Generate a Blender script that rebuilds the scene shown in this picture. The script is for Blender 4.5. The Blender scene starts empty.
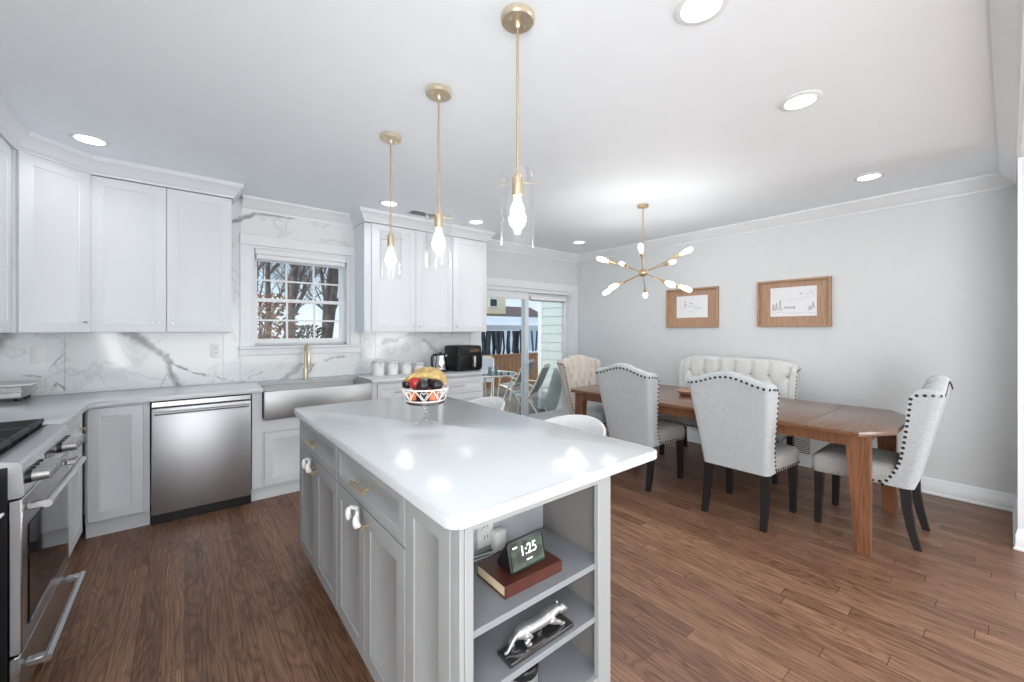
import bpy, bmesh, math, random
from mathutils import Vector, Matrix
random.seed(7)
PI = math.pi
C = bpy.context.scene.collection
sc = bpy.context.scene

# ------------------------------------------------------------------ camera
cam = bpy.data.cameras.new('camera'); camo = bpy.data.objects.new('camera', cam); C.objects.link(camo)
YAW = math.radians(39.06)
cam.sensor_width = 36; cam.lens = 403 / 1024 * 36; cam.shift_y = -10 / 1024; cam.clip_start = .05
camo.location = (0, 0, 1.375); camo.rotation_euler = (PI / 2, 0, -YAW)
sc.camera = camo
CR = Vector((math.cos(YAW), -math.sin(YAW), 0)); CF = Vector((math.sin(YAW), math.cos(YAW), 0))

# ------------------------------------------------------------------ view, world, sun and fill lights
sc.view_settings.view_transform = 'Standard'; sc.view_settings.look = 'None'
sc.view_settings.gamma = 1; sc.view_settings.use_curve_mapping = False
sc.view_settings.exposure = 0.06
sc.cycles.use_denoising = True
sc.cycles.max_bounces = 10; sc.cycles.diffuse_bounces = 6; sc.cycles.glossy_bounces = 5
sc.cycles.transparent_max_bounces = 16; sc.cycles.transmission_bounces = 6
sc.cycles.sample_clamp_indirect = 4; sc.cycles.caustics_reflective = False; sc.cycles.caustics_refractive = False
sc.cycles.use_adaptive_sampling = False

def S(r, g, b):
    f = lambda c: c / 12.92 if c <= .04045 else ((c + .055) / 1.055) ** 2.4
    return (f(r / 255), f(g / 255), f(b / 255), 1)

w = bpy.data.worlds.new('sky'); sc.world = w; w.use_nodes = True
nt = w.node_tree; nt.nodes.clear()
tc = nt.nodes.new('ShaderNodeTexCoord'); sp = nt.nodes.new('ShaderNodeSeparateXYZ')
rp = nt.nodes.new('ShaderNodeValToRGB'); bg = nt.nodes.new('ShaderNodeBackground'); wo = nt.nodes.new('ShaderNodeOutputWorld')
nt.links.new(tc.outputs['Generated'], sp.inputs[0]); nt.links.new(sp.outputs['Z'], rp.inputs[0])
rp.color_ramp.elements[0].position = 0.0; rp.color_ramp.elements[0].color = S(222, 230, 236)
rp.color_ramp.elements[1].position = .45; rp.color_ramp.elements[1].color = S(174, 203, 228)
e_ = rp.color_ramp.elements.new(.12); e_.color = S(194, 215, 232)
nt.links.new(rp.outputs[0], bg.inputs[0]); bg.inputs[1].default_value = 1.25
nt.links.new(bg.outputs[0], wo.inputs[0])

def area(name, loc, rot, sx, sy, power, col=(1, 1, 1), parent=None, shape='RECTANGLE', spread=PI):
    l = bpy.data.lights.new(name, 'AREA'); l.shape = shape; l.size = sx; l.size_y = sy; l.energy = power; l.color = col; l.spread = spread
    o = bpy.data.objects.new(name, l); C.objects.link(o); o.location = loc; o.rotation_euler = rot; o.parent = parent
    return o
# unseen fill lights added in the room behind the camera to brighten the kitchen
area('rear_fill_light', (1.4, -6.85, 1.22), (PI / 2 + .3, 0, 0), 4.8, 2.2, 150, (.985, .99, 1))
area('left_fill_light', (-1.02, -1.25, 1.22), (PI / 2 + .3, 0, -PI / 2), 1.9, 2.1, 150, (.985, .99, 1))
area('right_fill_light', (4.79, -3.3, 1.22), (PI / 2 - .02, 0, PI / 2), 3.0, 2.1, 150, (.985, .99, 1))
sun = bpy.data.lights.new('sun', 'SUN'); sun.energy = 2.4; sun.angle = .08; sun.color = (1, .96, .9)
suno = bpy.data.objects.new('sun', sun); C.objects.link(suno); suno.rotation_euler = Vector((.86, .05, -.5)).to_track_quat('-Z', 'Y').to_euler()
CAN_W, BULB_W, SPUT_W = 1.1, 4., 1.8
H = 2.585

# ------------------------------------------------------------------ helpers
class MB:
    def __init__(s, M=None): s.bm = bmesh.new(); s.M = M or Matrix()
    def v(s, p): return s.bm.verts.new(s.M @ Vector(p))
    def f(s, vs):
        try: return s.bm.faces.new(vs)
        except ValueError: return None
    def box(s, a, b, bev=0, seg=1):
        x0, y0, z0 = [min(p, q) for p, q in zip(a, b)]; x1, y1, z1 = [max(p, q) for p, q in zip(a, b)]
        vs = [s.v((x, y, z)) for x in (x0, x1) for y in (y0, y1) for z in (z0, z1)]
        fs = [s.f([vs[i] for i in q]) for q in ((0, 1, 3, 2), (4, 6, 7, 5), (0, 4, 5, 1), (2, 3, 7, 6), (0, 2, 6, 4), (1, 5, 7, 3))]
        if bev:
            es = {e for f in fs for e in f.edges}
            bmesh.ops.bevel(s.bm, geom=list(es), offset=bev, segments=seg, affect='EDGES', profile=.5)
        return s
    def rings(s, rings, closed=True, cap0=True, cap1=True):
        R = [[s.v(p) for p in r] for r in rings]
        n = len(R[0])
        for a, b in zip(R, R[1:]):
            for i in range(n if closed else n - 1):
                j = (i + 1) % n; s.f([a[i], a[j], b[j], b[i]])
        if cap0 and closed: s.f(R[0][::-1])
        if cap1 and closed: s.f(R[-1])
        return R
    def cyl(s, p0, p1, r0, r1=None, n=16):
        r1 = r0 if r1 is None else r1
        p0, p1 = Vector(p0), Vector(p1); d = (p1 - p0).normalized()
        u = d.orthogonal().normalized(); w = d.cross(u)
        ring = lambda p, r: [p + (u * math.cos(2 * PI * i / n) + w * math.sin(2 * PI * i / n)) * r for i in range(n)]
        s.rings([ring(p0, r0), ring(p1, r1)]); return s
    def tube(s, pts, r, n=8, closed=False):
        pts = [Vector(p) for p in pts]; k = len(pts); rr = r if isinstance(r, (list, tuple)) else [r] * k
        rings = []; u = None
        for i, p in enumerate(pts):
            if closed: d = pts[(i + 1) % k] - pts[i - 1]
            else: d = pts[min(i + 1, k - 1)] - pts[max(i - 1, 0)]
            d.normalize()
            u = d.orthogonal().normalized() if u is None else (u - d * u.dot(d)).normalized()
            w = d.cross(u)
            rings.append([p + (u * math.cos(2 * PI * j / n) + w * math.sin(2 * PI * j / n)) * rr[i] for j in range(n)])
        if closed: rings.append(rings[0])
        s.rings(rings, True, not closed, not closed); return s
    def lathe(s, prof, o=(0, 0, 0), n=24):
        o = Vector(o); R = []
        for r, z in prof:
            if r < 1e-6: R.append([s.v(o + Vector((0, 0, z)))])
            else: R.append([s.v(o + Vector((r * math.cos(2 * PI * i / n), r * math.sin(2 * PI * i / n), z))) for i in range(n)])
        for a, b in zip(R, R[1:]):
            for i in range(n):
                j = (i + 1) % n
                if len(a) == 1 and len(b) == 1: break
                if len(a) == 1: s.f([a[0], b[j], b[i]])
                elif len(b) == 1: s.f([a[i], a[j], b[0]])
                else: s.f([a[i], a[j], b[j], b[i]])
        return s
    def sph(s, c, r, n=16, m=10, sc_=(1, 1, 1)):
        P = [(r * math.sin(PI * i / m), -r * math.cos(PI * i / m)) for i in range(m + 1)]
        P[0] = (0, -r); P[-1] = (0, r)
        M0 = s.M; s.M = M0 @ Matrix.Translation(c) @ Matrix.Diagonal((*sc_, 1)); s.lathe(P, n=n); s.M = M0; return s
    def prism(s, poly, z0, z1, bev=0):
        n = len(poly)
        R = s.rings([[(x, y, z0) for x, y in poly], [(x, y, z1) for x, y in poly]])
        if bev:
            es = [e for ring in R for i in range(n) for e in [s.bm.edges.get((ring[i], ring[(i + 1) % n]))] if e]
            bmesh.ops.bevel(s.bm, geom=es, offset=bev, segments=2, affect='EDGES', profile=.5)
        return s
    def sweep(s, path, prof, closed=False):
        """profile (out, z) carried along a plan path; 'out' is to the right of the direction of travel"""
        P = [Vector(p) for p in path]; k = len(P); rings = []
        for i in range(k):
            d0 = (P[i] - P[i - 1]).normalized() if (i or closed) else None
            d1 = (P[(i + 1) % k] - P[i]).normalized() if (i < k - 1 or closed) else None
            d0 = d0 or d1; d1 = d1 or d0
            n0 = Vector((d0.y, -d0.x)); n1 = Vector((d1.y, -d1.x)); m = (n0 + n1).normalized(); m /= max(.3, m.dot(n0))
            rings.append([(P[i].x + m.x * o, P[i].y + m.y * o, z) for o, z in prof])
        if closed: rings.append(rings[0])
        s.rings(rings, True, not closed, not closed); return s
    def shaker(s, x0, z0, x1, z1, yf, t=.02, rail=.058, dep=.008, bev=.01):
        q = lambda i, y: [s.v(p) for p in ((x0 + i, y, z0 + i), (x1 - i, y, z0 + i), (x1 - i, y, z1 - i), (x0 + i, y, z1 - i))]
        L = [q(0, yf + t), q(0, yf + .002), q(.002, yf), q(rail, yf), q(rail + .003, yf + .004), q(rail + bev, yf + .005), q(rail + bev + .004, yf + dep)]
        for a, b in zip(L, L[1:]):
            for i in range(4): s.f([a[i], a[(i + 1) % 4], b[(i + 1) % 4], b[i]])
        s.f(L[-1]); s.f(L[0][::-1]); return s
    def build(s, name, mat, parent=None, ang=38, **tags):
        bmesh.ops.recalc_face_normals(s.bm, faces=s.bm.faces[:])
        me = bpy.data.meshes.new(name); s.bm.to_mesh(me); s.bm.free()
        me.polygons.foreach_set('use_smooth', [True] * len(me.polygons)); me.set_sharp_from_angle(angle=math.radians(ang))
        for m in (mat if isinstance(mat, (list, tuple)) else [mat]): me.materials.append(m)
        o = bpy.data.objects.new(name, me); C.objects.link(o); o.parent = parent
        for k, v in tags.items(): o[k] = v
        return o

def thing(name, label, cat, loc=(0, 0, 0), rz=0, group=None):
    o = bpy.data.objects.new(name, None); C.objects.link(o); o.empty_display_size = .1
    o.location = loc; o.rotation_euler = (0, 0, rz); o['label'] = label; o['category'] = cat
    if group: o['group'] = group
    return o
def tag(o, label, cat, group=None):
    o['label'] = label; o['category'] = cat
    if group: o['group'] = group
    return o
def struct(mb, name, mat, parent=None): return mb.build(name, mat, parent, kind='structure')
def sroot(name, loc=(0, 0, 0)):
    o = bpy.data.objects.new(name, None); C.objects.link(o); o['kind'] = 'structure'; o.location = loc; return o
def dup(root, loc, rz=None, label=None):
    r = root.copy(); C.objects.link(r); r.location = loc
    if rz is not None: r.rotation_euler = (0, 0, rz)
    if label: r['label'] = label
    for ch in list(root.children):
        c = ch.copy(); C.objects.link(c); c.parent = r
        for g in list(ch.children):
            d = g.copy(); C.objects.link(d); d.parent = c
    return r

# ------------------------------------------------------------------ materials
class NT:
    def __init__(s, name):
        s.m = bpy.data.materials.new(name); s.m.use_nodes = True; s.t = s.m.node_tree
        s.b = s.t.nodes['Principled BSDF']; s.out = s.t.nodes['Material Output']
    def n(s, typ, ins=None, **kw):
        o = s.t.nodes.new('ShaderNode' + typ)
        for k, v in kw.items(): setattr(o, k, v)
        for k, v in (ins or {}).items(): s.set(o.inputs[k], v)
        return o
    def set(s, sock, v):
        if isinstance(v, bpy.types.NodeSocket): s.t.links.new(v, sock)
        elif isinstance(v, bpy.types.Node): s.t.links.new(v.outputs[0], sock)
        else: sock.default_value = v
    def math(s, op, a, b=0., c=0.):
        o = s.t.nodes.new('ShaderNodeMath'); o.operation = op
        for i, v in enumerate((a, b, c)): s.set(o.inputs[i], v)
        return o.outputs[0]
    def vm(s, op, a, b=None):
        o = s.t.nodes.new('ShaderNodeVectorMath'); o.operation = op; s.set(o.inputs[0], a)
        if b is not None: s.set(o.inputs['Scale'] if op == 'SCALE' else o.inputs[1], b)
        return o.outputs['Value'] if op in ('LENGTH', 'DOT_PRODUCT', 'DISTANCE') else o.outputs[0]
    def mix(s, fac, a, b, mode='MIX'):
        o = s.t.nodes.new('ShaderNodeMix'); o.data_type = 'RGBA'; o.blend_type = mode
        s.set(o.inputs[0], fac); s.set(o.inputs[6], a); s.set(o.inputs[7], b); return o.outputs[2]
    def ramp(s, fac, *stops):
        o = s.t.nodes.new('ShaderNodeValToRGB'); s.set(o.inputs[0], fac); e = o.color_ramp.elements
        while len(e) < len(stops): e.new(.5)
        for q, (p, c) in zip(e, stops): q.position = p; q.color = c
        return o.outputs[0]
    def bump(s, h, st, dist=.01):
        o = s.n('Bump', {'Strength': st, 'Distance': dist, 'Height': h}); s.t.links.new(o.outputs[0], s.b.inputs['Normal'])
    def pos(s): return s.n('TexCoord').outputs['Object']
    def fin(s, col=None, rough=None, metal=None, spec=None):
        for k, v in (('Base Color', col), ('Roughness', rough), ('Metallic', metal), ('Specular IOR Level', spec)):
            if v is not None: s.set(s.b.inputs[k], v)
        return s.m

def paint(name, col, rough=.45, metal=0, var=.04, scale=8, bump=0, bscale=200, stretch=None, spec=None, coat=0):
    t = NT(name); p = t.pos()
    if stretch: p = t.n('Mapping', {'Vector': p, 'Scale': stretch}).outputs[0]
    nz = t.n('TexNoise', {'Vector': p, 'Scale': scale, 'Detail': 3})
    d = tuple(c * (1 - var) for c in col[:3]) + (1,); l = tuple(min(1, c * (1 + var)) for c in col[:3]) + (1,)
    if bump: t.bump(t.n('TexNoise', {'Vector': p, 'Scale': bscale, 'Detail': 2}).outputs[0], bump, .002)
    if coat: t.b.inputs['Coat Weight'].default_value = coat; t.b.inputs['Coat Roughness'].default_value = .1
    return t.fin(t.ramp(nz.outputs[0], (.3, d), (.7, l)), rough, metal, spec)

def glow(name, col, st):
    t = NT(name); t.b.inputs['Emission Color'].default_value = col; t.b.inputs['Emission Strength'].default_value = st
    return t.fin(col, .4)

def thin_glass(name, tint=(1, 1, 1, 1), edge=.5, base=.04, ior=1.45):
    t = NT(name); t.t.nodes.remove(t.b)
    fr = t.n('LayerWeight', {'Blend': edge}); f = t.math('POWER', fr.outputs['Facing'], 3.)
    f = t.math('ADD', t.math('MULTIPLY', f, .7), base)
    tr = t.n('BsdfTransparent', {'Color': tint}); gl = t.n('BsdfGlossy', {'Color': (1, 1, 1, 1), 'Roughness': .02})
    mx = t.n('MixShader', {0: f, 1: tr, 2: gl}); t.t.links.new(mx.outputs[0], t.out.inputs[0]); return t.m

def m_floor():
    t = NT('oak_floor_boards'); p = t.pos(); s = t.n('SeparateXYZ', {0: p}); x, y = s.outputs[0], s.outputs[1]
    xr = t.math('DIVIDE', x, .083); row = t.math('FLOOR', xr); fx = t.math('FRACT', xr)
    wn = t.n('TexWhiteNoise', {'W': row}, noise_dimensions='1D').outputs['Value']
    yr = t.math('ADD', t.math('DIVIDE', y, 1.15), t.math('MULTIPLY', wn, 7.)); colm = t.math('FLOOR', yr); fy = t.math('FRACT', yr)
    cid = t.n('CombineXYZ', {0: row, 1: colm}).outputs[0]
    idv = t.n('TexWhiteNoise', {'Vector': cid}, noise_dimensions='2D').outputs['Value']
    gv = t.n('CombineXYZ', {0: t.math('MULTIPLY', x, 7.), 1: t.math('ADD', t.math('MULTIPLY', y, .75), t.math('MULTIPLY', idv, 60.)), 2: t.math('MULTIPLY', idv, 31.)}).outputs[0]
    g = t.n('TexNoise', {'Vector': gv, 'Scale': 1., 'Detail': 2.5, 'Roughness': .5, 'Distortion': .5}).outputs[0]
    ring = t.math('ABSOLUTE', t.math('SINE', t.math('MULTIPLY', g, 60.)))
    ring = t.math('POWER', ring, .7)
    pv = t.n('CombineXYZ', {0: t.math('MULTIPLY', x, 210.), 1: t.math('MULTIPLY', y, 6.5), 2: t.math('MULTIPLY', idv, 40.)}).outputs[0]
    pore = t.n('TexNoise', {'Vector': pv, 'Scale': 1., 'Detail': 4}).outputs[0]
    pore = t.n('MapRange', {0: pore, 1: .3, 2: .7}).outputs[0]
    big = t.n('TexNoise', {'Vector': p, 'Scale': .9, 'Detail': 2}).outputs[0]
    tone = t.math('ADD', t.math('MULTIPLY', ring, .26), t.math('ADD', t.math('MULTIPLY', pore, .46), t.math('MULTIPLY', idv, .26)))
    tone = t.math('ADD', tone, t.math('MULTIPLY', t.math('SUBTRACT', big, .5), .3))
    col = t.ramp(tone, (.1, S(71, 47, 34)), (.46, S(113, 81, 62)), (.75, S(144, 108, 84)), (1., S(174, 139, 112)))
    sx = t.math('LESS_THAN', t.math('ABSOLUTE', t.math('SUBTRACT', fx, .5)), .487)
    sy = t.math('LESS_THAN', t.math('ABSOLUTE', t.math('SUBTRACT', fy, .5)), .4988)
    seam = t.math('MULTIPLY', sx, sy)
    col = t.mix(seam, S(70, 48, 36), col)
    t.bump(t.math('ADD', t.math('MULTIPLY', seam, 1.), t.math('MULTIPLY', pore, .25)), .25, .002)
    r = t.math('ADD', .3, t.math('MULTIPLY', pore, .16))
    return t.fin(col, r, 0, .35)

def m_wood(name, dark, light, axis=1, sc_=1., rough=.35, coat=0):
    t = NT(name); p = t.pos(); k = [9. * sc_] * 3; k[axis] = .7 * sc_
    q = t.n('Mapping', {'Vector': p, 'Scale': k}).outputs[0]
    g = t.n('TexNoise', {'Vector': q, 'Scale': 1.3, 'Detail': 3, 'Distortion': .6}).outputs[0]
    ring = t.math('ABSOLUTE', t.math('SINE', t.math('MULTIPLY', g, 30.)))
    k2 = [220. * sc_] * 3; k2[axis] = 7. * sc_
    pore = t.n('TexNoise', {'Vector': t.n('Mapping', {'Vector': p, 'Scale': k2}).outputs[0], 'Scale': 1., 'Detail': 2}).outputs[0]
    tone = t.math('ADD', t.math('MULTIPLY', ring, .4), t.math('MULTIPLY', pore, .6))
    t.b.inputs['Coat Weight'].default_value = coat; t.b.inputs['Coat Roughness'].default_value = .15
    return t.fin(t.ramp(tone, (.15, dark), (.85, light)), rough)

def m_marble(name, segs):
    t = NT(name); p = t.pos(); s = t.n('SeparateXYZ', {0: p})
    q = t.n('CombineXYZ', {0: t.math('ADD', s.outputs[0], t.math('MULTIPLY', s.outputs[1], .7)), 1: s.outputs[2]}).outputs[0]
    nz = t.n('TexNoise', {'Vector': q, 'Scale': 7., 'Detail': 5, 'Roughness': .6}).outputs['Color']
    q2 = t.vm('ADD', q, t.vm('SCALE', t.vm('SUBTRACT', nz, (.5, .5, .5)), .11))
    acc = None
    for (x0, z0, x1, z1, wd, st) in segs:
        a = (x0 + .7 * 4.362, z0, 0); ba = Vector((x1 - x0, z1 - z0, 0)); L2 = max(1e-6, ba.dot(ba))
        pa = t.vm('SUBTRACT', q2, a)
        h = t.n('Clamp', {0: t.math('DIVIDE', t.vm('DOT_PRODUCT', pa, tuple(ba)), L2)}).outputs[0]
        d = t.vm('LENGTH', t.vm('SUBTRACT', pa, t.vm('SCALE', tuple(ba), h)))
        f = t.n('MapRange', {0: d, 1: wd * .15, 2: wd, 3: st, 4: 0.}, interpolation_type='SMOOTHSTEP').outputs[0]
        acc = f if acc is None else t.math('MAXIMUM', acc, f)
    faint = t.n('TexNoise', {'Vector': q, 'Scale': 1.7, 'Detail': 6, 'Distortion': 1.3}).outputs[0]
    fv = t.n('MapRange', {0: t.math('ABSOLUTE', t.math('SUBTRACT', faint, .5)), 1: 0., 2: .02, 3: .22, 4: 0.}).outputs[0]
    acc = t.math('MAXIMUM', acc, fv)
    blot = t.n('TexNoise', {'Vector': q, 'Scale': 16., 'Detail': 4}).outputs[0]
    acc = t.math('MULTIPLY', acc, t.math('ADD', .55, t.math('MULTIPLY', blot, .8)))
    acc = t.n('Clamp', {0: acc}).outputs[0]
    return t.fin(t.mix(acc, S(228, 231, 232), S(128, 132, 134)), .1, 0, .5)

def m_steel(name, axis, col=S(196, 198, 200), rough=.3):
    t = NT(name); k = [400.] * 3; k[axis] = 3.
    g = t.n('TexNoise', {'Vector': t.n('Mapping', {'Vector': t.pos(), 'Scale': k}).outputs[0], 'Scale': 1., 'Detail': 2}).outputs[0]
    r = t.math('ADD', rough - .08, t.math('MULTIPLY', g, .16)); t.bump(g, .03, .001)
    return t.fin(col, r, 1)

def m_fabric(name, col, weave=420, amt=.16):
    t = NT(name); p = t.pos()
    a = t.n('TexNoise', {'Vector': t.n('Mapping', {'Vector': p, 'Scale': (weave, weave, 40)}).outputs[0], 'Scale': 1., 'Detail': 1}).outputs[0]
    b = t.n('TexNoise', {'Vector': t.n('Mapping', {'Vector': p, 'Scale': (40, 40, weave)}).outputs[0], 'Scale': 1., 'Detail': 1}).outputs[0]
    m = t.math('MULTIPLY', t.math('ADD', a, b), .5)
    d = tuple(c * (1 - amt) for c in col[:3]) + (1,); l = tuple(c * (1 + amt) for c in col[:3]) + (1,)
    t.bump(m, .3, .002); t.b.inputs['Sheen Weight'].default_value = .15
    return t.fin(t.ramp(m, (.35, d), (.65, l)), .9, 0, .2)

M = dict(
    wall=paint('wall_paint_grey', S(215, 218, 219), .6, var=.012, bump=.05), ceil=paint('ceiling_white', S(240, 247, 252), .55, var=.01),
    trim=paint('trim_white', S(229, 232, 234), .35, var=.015), cab=paint('cabinet_white_lacquer', S(224, 228, 232), .5, var=.008, spec=.3),
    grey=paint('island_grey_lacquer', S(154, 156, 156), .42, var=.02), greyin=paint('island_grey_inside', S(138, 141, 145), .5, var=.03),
    quartz=paint('white_quartz', S(204, 208, 211), .17, var=.02, scale=60, spec=.5), floor=m_floor(),
    steel=m_steel('brushed_steel', 2, S(188, 190, 193), .42), steelh=m_steel('brushed_steel_bar', 1, S(200, 201, 203), .25), steelx=m_steel('brushed_steel_sink', 0, S(168, 169, 169), .42),
    chrome=paint('polished_chrome', S(214, 214, 214), .12, 1, .03), silver=paint('cast_silver', S(186, 186, 186), .38, .75, .15, 60),
    brass=paint('brushed_champagne_brass', S(200, 178, 142), .33, .85, .06, 60), brassl=paint('pale_brass', S(210, 198, 174), .33, .7, .05, 60),
    black=paint('black_enamel', S(22, 22, 24), .35), iron=paint('cast_iron', S(34, 34, 36), .55, bump=.2), gap=paint('dark_recess', S(18, 18, 20), .6),
    oveng=paint('oven_glass', S(20, 19, 19), .05, spec=.8), plastic=paint('white_plastic', S(236, 236, 234), .35, var=.01), cream=paint('cream_plastic', S(224, 216, 200), .4),
    fabric=m_fabric('light_grey_linen', S(179, 184, 186)), fabricd=m_fabric('seat_grey_linen', S(168, 167, 163)), cream_f=m_fabric('cream_linen', S(206, 198, 189), amt=.1),
    ivory=m_fabric('ivory_linen', S(214, 215, 213), amt=.08),
    darkwood=m_wood('black_brown_wood', S(14, 12, 12), S(26, 21, 19), 2, rough=.45), table=m_wood('walnut_table', S(82, 54, 38), S(124, 86, 62), 1, rough=.28, coat=.3),
    tableleg=m_wood('walnut_table_leg', S(92, 58, 38), S(134, 90, 62), 2, rough=.35), nail=paint('dark_bronze_nails', S(58, 52, 48), .35, .8),
    frame=m_wood('natural_oak_frame', S(150, 116, 90), S(188, 152, 124), 1, rough=.5), matb=m_wood('oak_mat_board', S(156, 124, 100), S(184, 150, 124), 2, rough=.6),
    paper=paint('paper', S(232, 233, 235), .7, var=.02), ink=paint('ink', S(120, 120, 122), .8), inkl=paint('light_pencil', S(176, 178, 182), .8),
    bulb=glow('lit_bulb', (1, .97, .92, 1), 9), lens=glow('lit_lens', (1, .99, .97, 1), 6), glass=thin_glass('clear_glass', (.98, .985, .985, 1), .5, .05), pane=thin_glass('window_pane', (.97, .98, .98, 1), .2, .008),
    ceramic=paint('white_ceramic', S(232, 232, 230), .15, spec=.6), stool=paint('white_stool_shell', S(226, 227, 228), .3),
    leather=paint('brown_leather', S(80, 40, 31), .42, var=.15, scale=25, bump=.15), pages=paint('cream_pages', S(206, 190, 158), .8, var=.12, scale=1, stretch=(3, 3, 500)),
    vent=paint('vent_white', S(224, 225, 225), .4), slot=paint('vent_slot', S(90, 94, 100), .6),
    concrete=paint('snowy_ground', S(196, 200, 206), .9, var=.25, scale=1.2), deck=m_wood('deck_boards', S(118, 104, 92), S(158, 144, 132), 0, rough=.7),
    siding=paint('sage_siding', S(198, 207, 203), .6, var=.03), yellow=paint('yellow_siding', S(255, 230, 190), .6, var=.03), roof=paint('brown_shingles', S(112, 92, 90), .8, var=.2, scale=12),
    fence=m_wood('cedar_fence', S(160, 106, 72), S(214, 158, 118), 2, rough=.7), canvas=paint('white_canvas', S(236, 236, 238), .7, var=.03), bark=paint('grey_bark', S(112, 100, 94), .9, var=.4, scale=14, bump=.5, bscale=40, stretch=(3, 3, .6)),
    leafb=paint('dry_brown_leaves', S(150, 106, 78), .8, var=.4, scale=6), evergreen=paint('evergreen_needles', S(84, 96, 72), .8, var=.4, scale=9), sling=paint('grey_sling_mesh', S(172, 174, 180), .8, var=.12, scale=120),
    pframe=paint('champagne_patio_frame', S(226, 218, 202), .4, .3), dglass=thin_glass('patio_table_glass', (.7, .76, .78, 1), .5, .12), darkstuff=paint('dark_patio_cover', S(84, 86, 90), .7, var=.3, scale=9),
    banana=paint('banana_skin', S(180, 154, 98), .5, var=.4, scale=38), plum=paint('plum_skin', S(34, 28, 36), .3, var=.3, scale=20), apple=paint('red_apple_skin', S(166, 44, 38), .3, var=.35, scale=14), peach=paint('peach_skin', S(214, 128, 84), .45, var=.2, scale=14), avocado=paint('avocado_skin', S(40, 44, 34), .5, var=.3, scale=40, bump=.4, bscale=120), stemw=paint('fruit_stem', S(86, 66, 40), .7),
    whitewire=paint('white_wire', S(236, 232, 228), .35), bluehouse=paint('blue_grey_siding', S(178, 196, 214), .6, var=.03), tub=paint('blue_plastic', S(110, 140, 196), .4),
)
def m_screen():
    t = NT('display_screen'); p = t.pos()
    v = t.n('TexVoronoi', {'Vector': t.n('Mapping', {'Vector': p, 'Scale': (16, 16, 26), 'Rotation': (0, .6, 0)}).outputs[0], 'Scale': 1.})
    nz = t.n('TexNoise', {'Vector': p, 'Scale': 30., 'Detail': 3}).outputs[0]
    f = t.math('MULTIPLY', v.outputs['Distance'], t.math('ADD', nz, .4))
    c = t.ramp(f, (.05, S(20, 34, 30)), (.35, S(36, 62, 50)), (.6, S(78, 112, 84)), (.85, S(30, 46, 42)))
    t.set(t.b.inputs['Emission Color'], c); t.b.inputs['Emission Strength'].default_value = .8
    return t.fin((.01, .01, .01, 1), .1)
M['fryer'] = paint('black_fryer_plastic', S(13, 13, 14), .4, spec=.3); M['screen'] = m_screen(); M['digits'] = glow('display_digits', (.95, 1, 1, 1), 1.1)

# ------------------------------------------------------------------ the room
WX, WY, LX, RY = 4.90, 4.37, -1.13, -7.0
struct(MB().box((LX - .15, RY - .15, -.12), (WX + .15, WY + .17, 0)), 'floor', M['floor'])
struct(MB().box((LX - .15, RY - .15, H), (WX + .15, WY + .17, H + .15)), 'ceiling', M['ceil'])
# sink wall with the window and the sliding door cut out
wx0, wx1, wz0, wz1 = .47, 1.35, 1.235, 2.165
dx0, dx1, dz1 = 2.955, 4.78, 1.985
mb = MB()
for a, b in (((LX - .15, 0), (wx0, H)), ((wx0, 0), (wx1, wz0)), ((wx0, wz1), (wx1, H)), ((wx1, 0), (dx0, H)), ((dx0, dz1), (dx1, H)), ((dx1, 0), (WX + .15, H))):
    mb.box((a[0], WY, a[1]), (b[0], WY + .17, b[1]))
struct(mb, 'wall_back', M['wall'])
mb = MB()
for a, b in (((-1.8, 0), (WY, H)), ((-4.8, 0), (-1.8, .12)), ((-4.8, 2.35), (-1.8, H)), ((RY - .15, 0), (-4.8, H))):
    mb.box((WX, a[0], a[1]), (WX + .15, b[0], b[1]))
struct(mb, 'wall_right', M['wall'])
mb = MB()
for a, b in (((-.25, 0), (WY, H)), ((-2.25, 0), (-.25, .12)), ((-2.25, 2.35), (-.25, H)), ((RY - .15, 0), (-2.25, H))):
    mb.box((LX - .15, a[0], a[1]), (LX, b[0], b[1]))
struct(mb, 'wall_left', M['wall'])
# rear room: wall with a wide opening added for the rear fill light
mb = MB()
for a, b in (((LX, 0), (-1.0, H)), ((-1.0, 0), (3.9, .1)), ((-1.0, 2.4), (3.9, H)), ((3.9, 0), (WX, H))):
    mb.box((a[0], RY - .15, a[1]), (b[0], RY, b[1]))
struct(mb, 'wall_rear', M['wall'])
# wall stub and dropped header of the cased opening at the camera's side
struct(MB().box((4.08, -.16, 0), (WX, -.045, H)), 'wall_stub', M['wall'])
# unseen windows added around the fill lights of the rear room
def glazing(name, M_, w_, z0, z1, n):
    r = sroot(name); mb = MB(M_)
    mb.box((0, .03, z0), (w_, .1, z0 + .06)).box((0, .03, z1 - .06), (w_, .1, z1))
    for i in range(n + 1): x = .03 + (w_ - .06) * i / n; mb.box((x - .03, .03, z0 + .06), (x + .03, .1, z1 - .06))
    struct(mb, 'window_frame', M['trim'], r); struct(MB(M_).box((.06, .06, z0 + .06), (w_ - .06, .066, z1 - .06)), 'window_pane', M['pane'], r)
glazing('added_window_2', Matrix.Translation((-1.0, RY - .15, 0)), 4.9, .1, 2.4, 4)
glazing('added_window_3', Matrix.Translation((LX, -2.25, 0)) @ Matrix.Rotation(PI / 2, 4, 'Z'), 2.0, .12, 2.35, 2)
glazing('added_window_4', Matrix.Translation((WX, -1.8, 0)) @ Matrix.Rotation(-PI / 2, 4, 'Z'), 3.0, .12, 2.35, 3)
CROWN = [(0, H - .115), (.012, H - .115), (.016, H - .098), (.03, H - .088), (.058, H - .048), (.078, H - .028), (.09, H - .018), (.09, H - .0005), (0, H - .0005)]
BASE = [(0, 0), (.026, 0), (.026, .012), (.018, .022), (.018, .098), (.013, .106), (.013, .122), (.006, .132), (0, .132)]
BASE = [(o, z + .0005) for o, z in BASE]
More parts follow.
